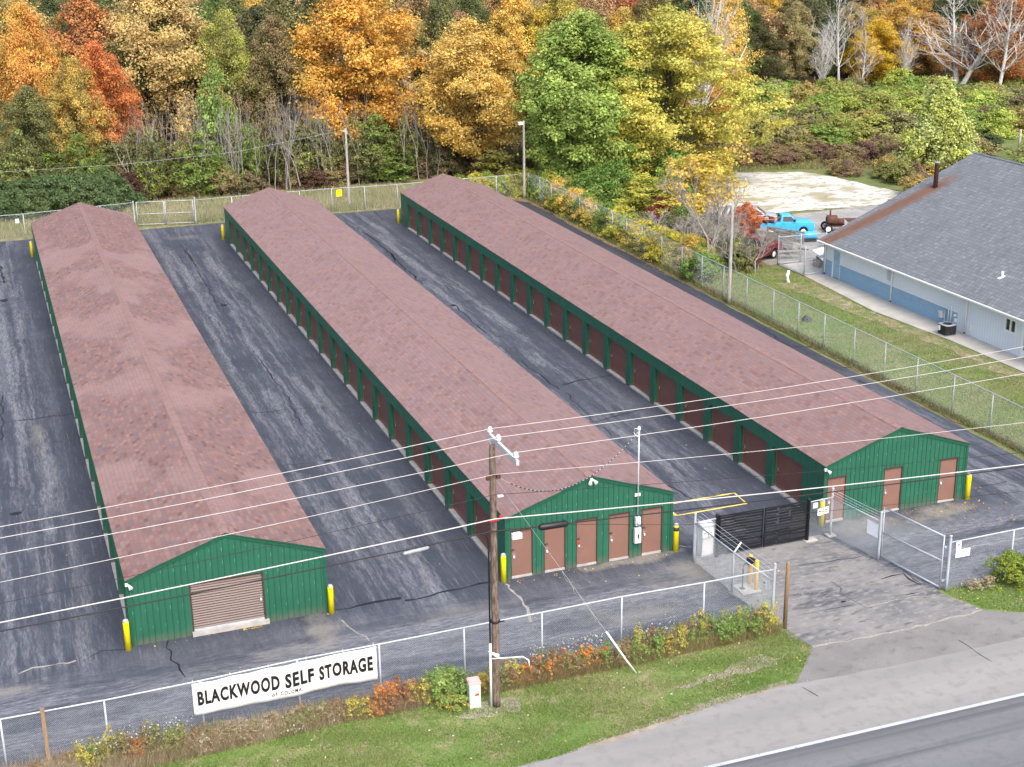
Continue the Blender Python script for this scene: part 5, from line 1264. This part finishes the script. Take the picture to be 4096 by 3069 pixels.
# prototypes (metres)
P_BIG = [proto('broadleaf_tree', s, 16, 5.5, 2.5, 470, 115, .155, 'ovate', bark_dark, .26, 60, rc=.17, gap=.55) for s in (1,2,3,51,52)]
P_OPEN = [proto('broadleaf_tree', s, 15, 5, 4, 330, 95, .165, 'wide', bark_grey, .24, 46, rc=.15, gap=.5) for s in (4,5,53)]
P_GREEN = proto('broadleaf_tree', 6, 16.4, 6.2, .8, 640, 140, .18, 'ovate', bark_dark, .34, 40, rc=.15, gap=.3, shell=.45)
P_LOC = proto('broadleaf_tree', 7, 16.9, 7.2, 1.2, 640, 120, .17, 'ovate', bark_dark, .34, 70, rc=.135, gap=.4, flat=.45)
P_SPARSE = [proto('thin_crowned_tree', s, 14, 4, 2, 200, 34, .2, 'wide', bark_grey, .16, 70, rc=.17, gap=.4, top=.9) for s in (8,9)]
P_SMALL = [proto('young_tree', s, 6, 1.8, .5, 90, 50, .14, 'ovate', bark_grey, .07, 24, rc=.26) for s in (10,11,12)]
P_BUSH = [proto('shrub', s, 2.6, 1.9, .05, 100, 85, .11, 'dome', bark_dark, .05, 26, rc=.22, top=.6) for s in (13,14,15)]
P_WEED = [proto('weed_clump', s, 1.2, .6, .05, 60, 15, .05, 'wide', bark_grey, .008, 60, rc=.2, top=.5, shell=.8, gap=.3) for s in (16,17,18)]
P_VINE = [dict(p, name='vine_bush', tme=None) for p in P_BUSH]
P_WIL = proto('willow_tree', 19, 9.3, 4.2, .3, 330, 80, .2, 'cone', bark_grey, .18, 30, rc=.17, droop=.6, shell=.4)
P_BARE = [dict(name='bare_tree', trunk=leader(20+i, 13, .15, 34, .55, 1+i % 3), bark=bark_white, H=13, R=3.5, tme=None, crown=None) for i in range(3)]
P_SAP = [bareproto('bare_sapling', 30+i, 7, bark_grey, spread=.22, r0=.06, depth=4, first=.34, nb=2) for i in range(3)]
P_BRUSH = [bareproto('bare_brush', 40+i, 3.0, bark_grey, spread=.6, r0=.04, depth=5, first=.22, nb=3) for i in range(2)]
# actual heights of the bare ones
for p in P_BARE+P_SAP+P_BRUSH:
    z = np.array(p['trunk'].v); p['H'] = float(z[:,2].max()); p['R'] = float(np.percentile(np.hypot(z[:,0], z[:,1]), 96))

GOLD=(.76,.52,.12); OCH=(.64,.49,.17); ORG=(.68,.32,.1); RED=(.62,.19,.08); DRED=(.25,.06,.05); YEL=(.72,.56,.07); LGR=(.46,.57,.14); GRN=(.23,.33,.08); DGR=(.11,.145,.06); OLV=(.31,.30,.11); TAN=(.58,.44,.22); BRN=(.3,.2,.12); PALE=(.56,.62,.26); RUST=(.46,.25,.12); YG=(.46,.50,.1); GRY=(.28,.26,.2)
def tr_(p, u, y, vtop, wpx, ca, cb, label, cat='tree', group=None, rz=None):
    x = xof(u, y, 6); h = zof(vtop, x, y); x = xof(u, y, h*.5); h = max(2, zof(vtop, x, y))
    dist = math.hypot(x-CAMP[0], y-CAMP[1]); rad = wpx*1.8526/FPX*dist*1.04*.5/.93
    return place(p, x, y, h, rad, ca, cb, label, cat, group, rz)
B, O_, S_ = P_BIG, P_OPEN, P_SPARSE
B = P_BIG
# trees that can be told apart (column, depth, row of the top, width in px of the overview)
for a in [
 (B[0], 68, 96, 8, 150, ORG, GOLD, 'orange maple at the left end of the wood'),
 (B[1], 10, 101, -30, 130, OCH, OLV, 'ochre tree cut by the left edge of the picture'),
 (B[2], 222, 93, 92, 135, RED, ORG, 'vivid red orange maple left of the golden tree'),
 (B[0], 168, 91, 125, 115, GOLD, OLV, 'mixed gold and olive tree in front of the red maple'),
 (B[1], 345, 104, -60, 250, OCH, TAN, 'large tan golden tree behind the grey saplings'),
 (B[2], 495, 99, 25, 120, YG, OLV, 'loose yellow green tree right of the tan golden tree'),
 (B[0], 600, 97, 35, 150, OLV, BRN, 'dark olive brown tree left of the big golden one'),
 (B[1], 770, 93, -60, 275, GOLD, (.74,.40,.09), 'biggest golden orange tree above the middle roof'),
 (B[2], 1015, 86.5, 45, 235, OCH, GOLD, 'rounded ochre tree behind the far light pole'),
 (P_GREEN, 1258, 76.5, 30, 285, LGR, GRN, 'large bright green tree beside the far light pole'),
 (P_LOC, 1440, 74.5, 15, 335, (.66,.55,.12), (.50,.52,.13), 'large yellow locust tree right of the green tree'),
 (B[2], 1205, 104, -30, 130, YEL, OLV, 'dark tree with a yellow top behind the green tree'),
 (B[0], 1095, 112, -40, 170, BRN, RUST, 'dull brown tree behind the ochre tree'),
 (B[1], 955, 104, -20, 110, OLV, DGR, 'dull green tree between the golden and ochre trees'),
 (P_WIL, 2030, 68.5, 172, 150, PALE, YG, 'pale green willow like tree behind the grey roof'),
 (B[0], 1893, 124, 42, 118, YEL, (.62,.38,.03), 'bright yellow tree in the wood on the right'),
 (P_BARE[0], 1815, 124, -40, 110, GRY, GRY, 'forked white trunked bare tree left of the bright yellow tree'),
 (P_BARE[1], 2070, 113, -60, 210, GRY, GRY, 'largest pale bare tree behind the willow like tree'),
 (P_BARE[2], 1505, 90, -80, 150, GRY, GRY, 'pale bare tree rising behind the yellow locust'),
 (P_BARE[0], 2165, 108, -60, 150, GRY, GRY, 'pale bare tree at the right edge over the workshop'),
 (B[1], 2160, 112, -20, 150, RUST, (.5,.2,.06), 'rusty orange tree behind the bare tree at the right edge'),
 (B[1], 1535, 96, 60, 110, ORG, GOLD, 'small orange tree behind the yellow locust crown'),
 (S_[0], 1640, 133, 10, 130, (.36,.2,.12), TAN, 'thin brownish tree above the green thicket'),
 (S_[1], 1780, 131, 90, 60, (.3,.05,.05), DRED, 'thin dark red tree left of the forked bare tree'),
 (P_SMALL[0], 468, 93, 130, 75, (.33,.45,.13), (.22,.35,.1), 'small vivid green tree among the grey saplings'),
 (P_SMALL[1], 400, 87.5, 222, 40, (.62,.5,.24), TAN, 'pale cream leaved sapling among the grey saplings'),
 (B[2], 70, 90, 190, 130, (.12,.15,.06), OLV, 'dull green tree below the orange maple'),
 (P_SMALL[1], 1500, 60, 330, 150, (.70,.55,.10), (.6,.45,.1), 'yellow leaved tree beside the bare branched one by the fence'),
]: tr_(*a)
# leaning bare-branched tree by the long fence, with a little yellow foliage
tb_ = bareproto('bare_branched_tree', 77, 9.5, bark_grey, spread=.42, r0=.085, depth=6, first=.24, nb=3)
z_ = np.array(tb_['trunk'].v); tb_['H'] = float(z_[:,2].max()); tb_['R'] = float(np.percentile(np.hypot(z_[:,0], z_[:,1]), 96))
o = place(tb_, 45.9, 40.6, 8.6, 3.6, OCH, OCH, 'nearly bare tree with a few yellow leaves behind the long fence', 'tree')
me, C = crown(78, 9.0, 3.3, 3.6, 40, 18, .13, 'wide', rc=.14)
c = bpy.data.objects.new('crown', me); COL.objects.link(c); c.parent = o; c.scale = (1, 1, 1); c.color = (.7,.52,.1,1); c['tint_b'] = (.6,.4,.1)

# the wood behind: many trees of a few kinds, ten rows deep
rr = random.Random(12)
def bgtree(u, y, vtop=None):
    right = u > 1560
    pal = ([('golden', GOLD, OCH), ('olive green', OLV, DGR), ('dark green', DGR, GRN), ('brown', BRN, TAN), ('orange', ORG, RUST), ('tan', TAN, OCH), ('dark green', DGR, OLV), ('red', RED, RUST), ('olive green', (.13,.15,.05), DGR)] if not right else
           [('dark green', DGR, (.07,.13,.03)), ('olive green', (.13,.13,.06), DGR), ('brown', BRN, TAN), ('brown', (.26,.17,.11), BRN), ('golden', (.55,.3,.04), OCH), ('tan', TAN, GRY), ('orange', RUST, OCH), ('dark green', (.04,.07,.03), DGR)])
    nm, ca, cb = rr.choice(pal); p = rr.choice(P_BIG+P_OPEN+(P_SPARSE if right else P_SPARSE[:1]))
    x = xof(u, y, 7); h = rr.uniform(12, 17.5) if not right else rr.uniform(9, 14); j = lambda c: tuple(min(.8, q*rr.uniform(.8,1.15)) for q in c)
    place(p, x, y, h, rr.uniform(3.4, 5.4), j(ca), j(cb), nm.capitalize()+' leaved tree deep in the wood behind the nearest trees', 'tree', nm+' leaved trees of the deep wood')
for k, y in enumerate([107,113,120,128,138,150,165,185,210]):
    px = (74.4 if 0 else 62)*(150/(y+51))**.9
    u = -60+rr.uniform(0, 40)
    while u < 2290:
        yy = y+rr.uniform(-2.5, 2.5)
        if not (1570 < u and yy < 127) and not (1560 < u < 2300 and xof(u, yy, 5) > 60 and yy < 122) : bgtree(u, yy)
        u += px*rr.uniform(.75, 1.35)
for k in range(16):     # slender bare trees of the right-hand wood
    u = rr.uniform(1600, 2230); y = rr.uniform(118, 140); p = rr.choice(P_BARE)
    place(p, xof(u, y, 5), y, rr.uniform(8, 13), rr.uniform(1.6, 2.8), GRY, GRY, 'Slender pale bare tree standing in the wood on the right', 'tree', 'slender bare trees of the right wood')
# understory at the edge of the wood: grey saplings, young green trees, bushes
for k in range(125):
    u = rr.uniform(255, 780) if k < 105 else rr.uniform(860, 960); y = rr.uniform(85.3, 92)
    place(rr.choice(P_SAP), xof(u, y, 3), y, rr.uniform(5.5, 10.0), rr.uniform(.9, 2.0), GRY, GRY, 'Thin grey leafless sapling at the front edge of the wood', 'sapling', 'grey saplings at the edge of the wood')
for k in range(46):
    u = rr.uniform(-10, 960); y = rr.uniform(86.3, 92); c = rr.choice([(GRN,OLV),(OLV,DGR),((.2,.25,.06),GRN),((.14,.16,.07),OLV),(DGR,OLV)])
    place(rr.choice(P_SMALL), xof(u, y, 3), y, rr.uniform(3.8, 7.2), rr.uniform(1.3, 2.3), c[0], c[1], 'Dull green young tree in the undergrowth at the wood edge', 'tree', 'young trees of the undergrowth')
for (u, y, vt, wd, ca, cb, lb) in [(320,87,330,60,(.38,.48,.04),LGR,'bright yellow green young tree behind the back gate'),(200,90,345,60,(.25,.38,.04),LGR,'bright green young tree left of the back gate'),(480,87,350,60,(.3,.4,.04),LGR,'bright green young tree right of the back gate'),
   (645,88,265,80,(.25,.3,.09),OLV,'greyish green young tree left of the bare back pole'),(735,89,330,70,GRN,OLV,'leafy green young tree behind the bare back pole'),(845,87,330,110,(.12,.2,.04),GRN,'wide dark green young tree right of the bare back pole'),
   (1075,82,320,95,(.36,.34,.07),OLV,'olive young tree left of the floodlight pole'),(690,88.5,330,60,OCH,(.4,.4,.1),'pale golden young tree near the bare back pole')]:
    tr_(P_SMALL[int(u)%3], u, y, vt, wd, ca, cb, lb)
for k in range(26):
    u = -20+k*11+rr.uniform(-6, 6); y = rr.uniform(81, 87)
    place(rr.choice(P_BUSH), xof(u, y, 1), y, rr.uniform(2.0, 3.6), rr.uniform(1.5, 2.4), (.1,.17,.065), (.15,.2,.08), 'Dark green leafy bush behind the fence left of the back gate', 'bush', 'dark green bushes left of the back gate')
for k in range(44):
    u = rr.uniform(250, 1160); y = rr.uniform(85.5, 95); c = rr.choice([((.1,.045,.04),(.16,.1,.06)),(BRN,DGR),(DGR,BRN),(OLV,BRN)])
    place(rr.choice(P_BUSH), xof(u, y, 1), y, rr.uniform(1.6, 3.4), rr.uniform(1.2, 2.4), c[0], c[1], 'Low dark brush under the trees of the wood', 'bush', 'dark brush under the wood')
# thicket in the right-hand field
for k in range(95):
    u = rr.uniform(1570, 2230); y = rr.uniform(84, 122); x = xof(u, y, 1)
    if x < 66+(y-80)*.1: continue
    c = rr.choice([(LGR,OLV),((.24,.34,.07),GRN),(GRN,YG),(YG,OLV),((.4,.38,.1),GRN),((.28,.27,.15),OLV),((.5,.38,.12),OLV),(YG,LGR)])
    place(rr.choice(P_BUSH), x, y, rr.uniform(2.2, 4.2), rr.uniform(2.3, 4.0), c[0], c[1], 'Green and yellow bush of the thicket beyond the sand lot', 'bush', 'bushes of the thicket beyond the sand lot')
for k in range(44):
    t = rr.random(); bx = 63+t*27; by = 85.5-t*10.5+rr.uniform(-2.5, 3.5)
    c = rr.choice([((.24,.14,.11),BRN),((.3,.2,.13),(.22,.12,.11)),(BRN,OLV)])
    place(rr.choice(P_BUSH), bx, by, rr.uniform(1.3, 2.2), rr.uniform(1.3, 2.2), c[0], c[1], 'Dark reddish brown bush at the edge of the sand lot', 'bush', 'red brown bushes beside the sand lot')
for k in range(26):
    bx, by = rr.uniform(77, 88), rr.uniform(57, 73)
    c = rr.choice([((.3,.24,.09),OCH),((.22,.17,.11),BRN),((.25,.28,.08),OLV)])
    place(rr.choice(P_BUSH), bx, by, rr.uniform(1.2, 2.4), rr.uniform(1.2, 2.0), c[0], c[1], 'Straw coloured bush between the sand lot and the grey roof', 'bush', 'straw bushes behind the grey roof')
for k in range(30):
    bx, by = rr.uniform(88, 150), rr.uniform(62, 112); c = rr.choice([(GRN,OLV),(OLV,BRN),(LGR,OLV),(BRN,DGR),((.1,.14,.05),DGR)])
    place(rr.choice(P_BUSH), bx, by, rr.uniform(1.6, 3.6), rr.uniform(2, 3.4), c[0], c[1], 'Dull green bush in the rough ground behind the workshop', 'bush', 'bushes behind the workshop')
# vines and bushes on the long fence
for k in range(34):
    y = 40+k*1.02+rr.uniform(-.4, .4); hv = rr.uniform(1.5, 2.6)
    c = rr.choice([((.7,.58,.08),YG),((.7,.58,.08),OCH),((.18,.3,.06),GRN),(YG,GRN),((.64,.48,.08),OCH),(GRN,(.65,.55,.08))])
    place(rr.choice(P_VINE), 45.6+rr.uniform(-.5, .9), y, hv, rr.uniform(1.1, 1.7), c[0], c[1], 'Yellow and green vine bush overgrowing the long fence', 'bush', 'vine bushes on the long fence')
for k in range(14):
    x = 35.5+k*.72; c = rr.choice([(YG,GRN),(GRN,LGR),((.5,.42,.05),YG)])
    place(rr.choice(P_VINE), x, 75.2+rr.uniform(-.2, 1), rr.uniform(1.6, 2.4), rr.uniform(1.0, 1.5), c[0], c[1], 'Green vine bush covering the back fence near the floodlight pole', 'bush', 'vine bushes on the back fence')
for (u, y, vt, wd, cc, lb) in [(1385,64,375,110,0,'low yellow tree at the fence below the yellow locust'),(1460,55,400,100,1,'low golden yellow tree overhanging the long fence'),(1330,70,385,90,0,'yellow green low tree at the fence under the green tree'),(1560,66,330,70,1,'small yellow tree at the corner of the sand lot'),(1190,77,330,70,2,'small green tree at the fence left of the big green tree')]:
    tr_(P_SMALL[int(u)%3], u, y, vt, wd, [(.62,.56,.1),(.7,.52,.09),(.2,.34,.07)][cc], [(.4,.46,.1),(.5,.46,.1),(.36,.46,.1)][cc], lb)
for k in range(16):
    x = rr.uniform(47, 58); y = rr.uniform(66, 76); c = rr.choice([(GRN,LGR),((.1,.2,.035),GRN)])
    place(rr.choice(P_BUSH), x, y, rr.uniform(2.2, 4.2), rr.uniform(2, 3), c[0], c[1], 'Green bush under the big green and yellow trees', 'bush', 'bushes under the two big trees')
for k in range(9):
    x = rr.uniform(46.2, 52.0); y = rr.uniform(43.5, 53); 
    place(rr.choice(P_BRUSH), x, y, rr.uniform(2.2, 3.8), rr.uniform(1.6, 2.6), GRY, GRY, 'Tangled grey leafless brush behind the bare branched tree', 'brush', 'grey brush by the maroon pickup')
for k in range(8):
    x = rr.uniform(46.5, 51); y = rr.uniform(44, 56); c = rr.choice([(DGR,GRN),((.08,.1,.04),OLV),((.45,.05,.04),DGR)])
    place(rr.choice(P_BUSH), x, y, rr.uniform(1.6, 3.0), rr.uniform(1.3, 2), c[0], c[1], 'Dark bush with red leaves behind the grey pole', 'bush', 'dark bushes behind the grey pole')
place(P_SMALL[2], 55.6, 52.2, 2.6, 1.1, (.6,.07,.03), (.55,.2,.04), 'small red leaved bush beside the blue pickup bed', 'bush')
place(P_BUSH[0], 45.0, 41.8, 1.3, .9, (.22,.38,.05), GRN, 'bright green bush at the foot of the long fence near the tree', 'bush')

for (x, y, h, r_) in [(49.6,42.2,3.4,2.0),(50.6,41.6,3.0,1.7),(49.9,40.9,2.6,1.6),(51.2,44.9,2.8,1.6),(49.0,45.5,3.4,2.0),(48.6,41.4,3.2,1.9)]:
    place(rr.choice(P_BRUSH), x, y, h, r_, GRY, GRY, 'Tangled grey leafless brush behind the bare branched tree', 'brush', 'grey brush by the maroon pickup')
place(P_BUSH[2], 50.3, 42.3, 1.5, .9, (.3,.06,.04), (.2,.12,.06), 'small dark red bush in front of the maroon pickup', 'bush')
place(P_BUSH[1], 49.2, 42.3, 2.5, 1.5, (.1,.17,.05), OLV, 'dark green bush hiding the front of the maroon pickup', 'bush')
place(P_SPARSE[0], 53.2, 48.6, 3.6, 1.7, (.6,.12,.06), (.55,.3,.12), 'orange red leaved bush in front of the silver car', 'bush')
# ============================================================ weeds along the front fence
rr = random.Random(44)
KW = [('goldenrod', (.5,.52,.12), (.6,.42,.1)), ('brown', (.32,.22,.13), (.4,.3,.17)), ('green', (.2,.34,.09), (.32,.4,.12)), ('orange', (.68,.34,.09), (.55,.2,.08)), ('straw', (.5,.43,.3), (.38,.31,.2)), ('red brown', (.34,.17,.1), (.42,.26,.13)), ('olive', (.28,.32,.12), (.34,.26,.12))]
def weed(x, y, h, r, kind, label=None, group=None, p=None):
    k = dict((a, (b, c)) for a, b, c in KW)[kind]
    place(p or rr.choice(P_WEED), x, y, h, r, k[0], k[1], label or kind.capitalize()+' weed clump at the foot of the front fence', 'weeds', None if (label and not group) else (group or kind+' weeds along the front fence'))
segs = [(-5,-2.6,['straw','brown'],.35,.7),(-2.6,-1.2,['goldenrod','green','goldenrod','olive'],.8,1.35),(-1.2,.9,['brown','olive','olive','orange','green'],.7,1.2),(.9,5.6,['straw','straw','brown','olive'],.45,.85),(5.6,7.4,['goldenrod','brown','olive','straw','orange'],.5,.9),(7.4,9.8,['red brown','green','goldenrod','orange'],.7,1.15),
        (11.2,13,['brown','orange','goldenrod','olive'],.5,1.0),(13,14.8,['orange','orange','olive','brown'],.8,1.2),(14.8,16.6,['orange','straw','green','olive','brown'],.7,1.1),(16.6,20,['olive','green','goldenrod','brown'],.8,1.25),(20,23.2,['olive','green','green','brown','goldenrod'],.8,1.35)]
for a, b, ks, h0, h1 in segs:
    n = int((b-a)*6.5)
    for i in range(n):
        x = a+(b-a)*(i+rr.random())/n; weed(x, -7.75+rr.uniform(-.42, .32), rr.uniform(h0, h1), rr.uniform(.28, .5), rr.choice(ks))
weed(10.0, -8.05, 1.25, .95, 'green', 'rounded green bush behind the pale green pedestal', p=P_BUSH[1])
weed(10.0, -8.55, .55, .6, 'goldenrod', 'low yellow leaved clump in front of the rounded green bush')
place(P_BUSH[2], 34.3, -7.9, 1.35, 1.0, (.2,.3,.05), (.3,.34,.05), 'green leafy bush at the fence right of the entrance', 'bush')
place(P_BUSH[1], 36.6, -7.8, 1.2, .6, (.55,.25,.04), (.5,.35,.05), 'orange leaved bush cut by the right edge of the picture', 'bush')
for x in (32.5, 33.2, 35.4, 36.2): weed(x, -7.8, .5, .5, 'straw', 'Straw weed clump under the fence right of the entrance', 'straw weeds right of the entrance')
# white aster seed heads and yellow sprays among the weeds
def specks(name, pts, size, col, colb, label, cat, jit=.3, n=12, zr=(.5, 1.1), seed=1):
    rng = np.random.default_rng(seed); C = []
    for (x, y, s) in pts:
        C.append(np.stack([x+rng.normal(0, jit*s, n), y+rng.normal(0, jit*.5*s, n), rng.uniform(zr[0], zr[1], n)], 1))
    C = np.concatenate(C); Nn = rng.normal(size=C.shape)+np.array([0,-.3,.8]); Nn /= np.linalg.norm(Nn, axis=1)[:,None]
    V, F = leaves(rng, C, Nn, size, 1.1); m_ = mesh_np(name, V, F, LEAF, rng.uniform(0,1,len(C)), rng.uniform(.8,1.2,len(C)))
    o = bpy.data.objects.new(name, m_); COL.objects.link(o); o.color = (*col, 1); o['tint_b'] = tuple(float(q) for q in colb); return tag(o, label, cat, kind='stuff')
specks('seed_heads', [(-1.9,-8.0,.9),(-1.3,-7.9,.9),(-.6,-7.8,1),(.2,-7.8,1.1),(.8,-7.8,.9),(13.5,-7.7,.8),(14.6,-7.7,.9),(15.4,-7.8,.8),(15.9,-7.7,.8),(17.6,-7.7,1),(18.6,-7.8,.9)], .055, (.62,.61,.56), (.5,.48,.42), 'white fluffy seed heads on the weeds along the front fence', 'seed heads', n=42, zr=(.7,1.3), seed=2)
specks('aster_flowers', [(3.5,-8.0,1.5),(5.2,-7.9,1.5),(6.4,-8,1),(7.2,-8,.6),(4.6,-8.4,.8)], .045, (.8,.78,.8), (.7,.7,.6), 'small white flowers low among the dry weeds under the banner', 'flowers', n=36, zr=(.2,.55), seed=3)

# ============================================================ grass and fallen leaves
def blades(name, poly, n, h, wd, ca, cb, label, z0=0., seed=1, hole=None, lean=.5, dens=None):
    rng = np.random.default_rng(seed); P = np.array(poly, float); lo, hi = P.min(0), P.max(0); out = []
    def inside(q):
        c = np.zeros(len(q), bool); j = len(P)-1
        for i in range(len(P)):
            xi, yi, xj, yj = P[i,0], P[i,1], P[j,0], P[j,1]
            c ^= ((yi > q[:,1]) != (yj > q[:,1])) & (q[:,0] < (xj-xi)*(q[:,1]-yi)/(yj-yi+1e-12)+xi); j = i
        return c
    while sum(len(a) for a in out) < n:
        q = rng.uniform(lo, hi, (n, 2)); q = q[inside(q)]
        if dens is not None: q = q[rng.uniform(0, 1, len(q)) < dens(q)]
        out.append(q)
    q = np.concatenate(out)[:n]; a = rng.uniform(0, 2*math.pi, n); hh = rng.uniform(h[0], h[1], n)
    d = np.stack([np.cos(a), np.sin(a)], 1); w2 = wd*rng.uniform(.6, 1.3, n); l = rng.normal(0, lean, (n, 2))*hh[:,None]
    z = np.full(n, z0); A = np.column_stack([q-d*w2[:,None]*.5, z]); B_ = np.column_stack([q+d*w2[:,None]*.5, z]); C = np.column_stack([q+l, z+hh])
    V = np.stack([A, B_, C], 1).reshape(-1, 3); F = np.arange(3*n).reshape(n, 3)
    big = .5+.5*np.sin(q[:,0]*.55+1.3*np.sin(q[:,1]*.8))*np.cos(q[:,1]*.6+np.sin(q[:,0]*.35))
    m_ = mesh_np(name, V, F, LEAF, np.clip(big+rng.normal(0, .22, n), 0, 1), rng.uniform(.7, 1.3, n))
    o = bpy.data.objects.new(name, m_); COL.objects.link(o); o.color = (*ca, 1); o['tint_b'] = tuple(float(c_) for c_ in cb); return tag(o, label, 'grass', kind='stuff')
def lumpy(q):
    v = np.sin(q[:,0]*1.1+2*np.sin(q[:,1]*1.3))*np.sin(q[:,1]*2.1+q[:,0]*.3); return np.clip(.62+.5*v, .12, 1)
LAWN = [(-10,-7.4),(23.65,-7.3),(23.82,-8.4),(23.92,-9.6),(23.0,-10.6),(22.05,-11.55),(20.2,-11.65),(17.3,-12.05),(14.1,-12.45),(12.3,-12.8),(8,-12.95),(-10,-13.1)]
blades('lawn_grass', LAWN, 130000, (.03,.09), .028, (.16,.28,.055), (.29,.29,.13), 'mown green grass between the front fence and the road', -.004, 1, dens=lumpy)
blades('lawn_grass', [(31.2,-7.4),(31.3,-8.2),(31.9,-9.4),(33.2,-10.3),(40,-10.5),(40,-7.4)], 16000, (.03,.09), .03, (.16,.28,.06), (.24,.28,.1), 'mown green grass beside the driveway at the right edge', -.004, 2)
blades('dry_weeds', [(-8,-7.25),(9.8,-7.25),(9.8,-8.25),(6,-8.25),(1,-8.5),(-8,-8.6)], 26000, (.15,.8), .014, (.5,.42,.29), (.3,.23,.14), 'tall dry straw weeds under the front fence left of the pole', 0, 3, lean=.35)
blades('dry_weeds', [(11,-7.45),(23.4,-7.45),(23.4,-8.2),(17,-8.3),(11,-8.3)], 24000, (.12,.65), .014, (.36,.36,.16), (.34,.26,.14), 'tall olive weeds under the front fence right of the pole', 0, 4, lean=.35)
blades('field_grass', [(44.6,4),(52.4,4),(52.5,20),(51.9,28.5),(52.4,40),(51.5,43),(45,43)], 70000, (.03,.1), .045, (.19,.33,.075), (.3,.31,.15), 'patchy autumn grass between the long fence and the concrete path', -.03, 5, dens=lumpy)
blades('tall_dry_grass', [(-16,74.6),(8.8,75.6),(13.6,74.6),(34,74.3),(35,84),(-16,86)], 60000, (.15,.7), .05, (.46,.42,.25), (.3,.31,.13), 'tall straw coloured grass between the back fence and the wood', -.02, 6, lean=.3)
blades('field_grass', [(55,62),(60,72),(66,77.5),(74,76),(90,70),(95,78),(60,92),(46,86),(46,60)], 40000, (.08,.4), .08, (.22,.22,.08), (.34,.27,.14), 'rough grass around the sand lot', -.03, 7, lean=.4)
blades('fence_weeds', [(44.0,-7),(44.55,-7),(44.9,40),(45,74),(43.9,74),(43.9,40)], 26000, (.05,.28), .04, (.16,.2,.06), (.22,.2,.09), 'weeds growing along the foot of the long fence', 0, 8)
def fallen(name, boxes, col, colb, label, seed):
    rng = np.random.default_rng(seed); C = []; 
    for (x0, x1, y0, y1, n) in boxes: C.append(np.stack([rng.uniform(x0, x1, n), rng.uniform(y0, y1, n), np.full(n, .022)], 1))
    C = np.concatenate(C); Nn = np.array([0,0,1.])+rng.normal(size=C.shape)*.25; Nn /= np.linalg.norm(Nn, axis=1)[:,None]
    V, F = leaves(rng, C, Nn, .07, 1.3); m_ = mesh_np(name, V, F, LEAF, rng.uniform(0,1,len(C)), rng.uniform(.7,1.2,len(C)))
    o = bpy.data.objects.new(name, m_); COL.objects.link(o); o.color = (*col, 1); o['tint_b'] = tuple(float(q) for q in colb); return tag(o, label, 'fallen leaves', kind='stuff')
fallen('fallen_leaves', [(33,38.5,-1.4,-.2,90),(36,40,-3,2,60),(15.2,22.6,-.5,-.15,40),(0,8,-.4,-.15,10),(15,40,-6,0,60),(-8,15,-6,70,70),(23,30,0,70,70),(4.2,4.9,-.35,-.2,40)], (.62,.5,.12), (.4,.22,.08), 'yellow leaves fallen on the asphalt in front of the gables', 1)
fallen('fallen_leaves', [(43.4,46,40,73,2600),(43.9,44.5,5,40,350),(45,53,34,50,2200),(36,44,72.6,74,400),(-10,44,84.5,88,2600)], (.55,.36,.1), (.3,.13,.06), 'brown and yellow leaves fallen under the trees and fences', 2)
fallen('fallen_leaves', [(8,23.5,-12.5,-8,110),(31.5,36,-10,-7.8,60),(-4,8,-12,-8,60)], (.75,.72,.6), (.6,.45,.1), 'pale leaves and scraps scattered on the front lawn', 3)
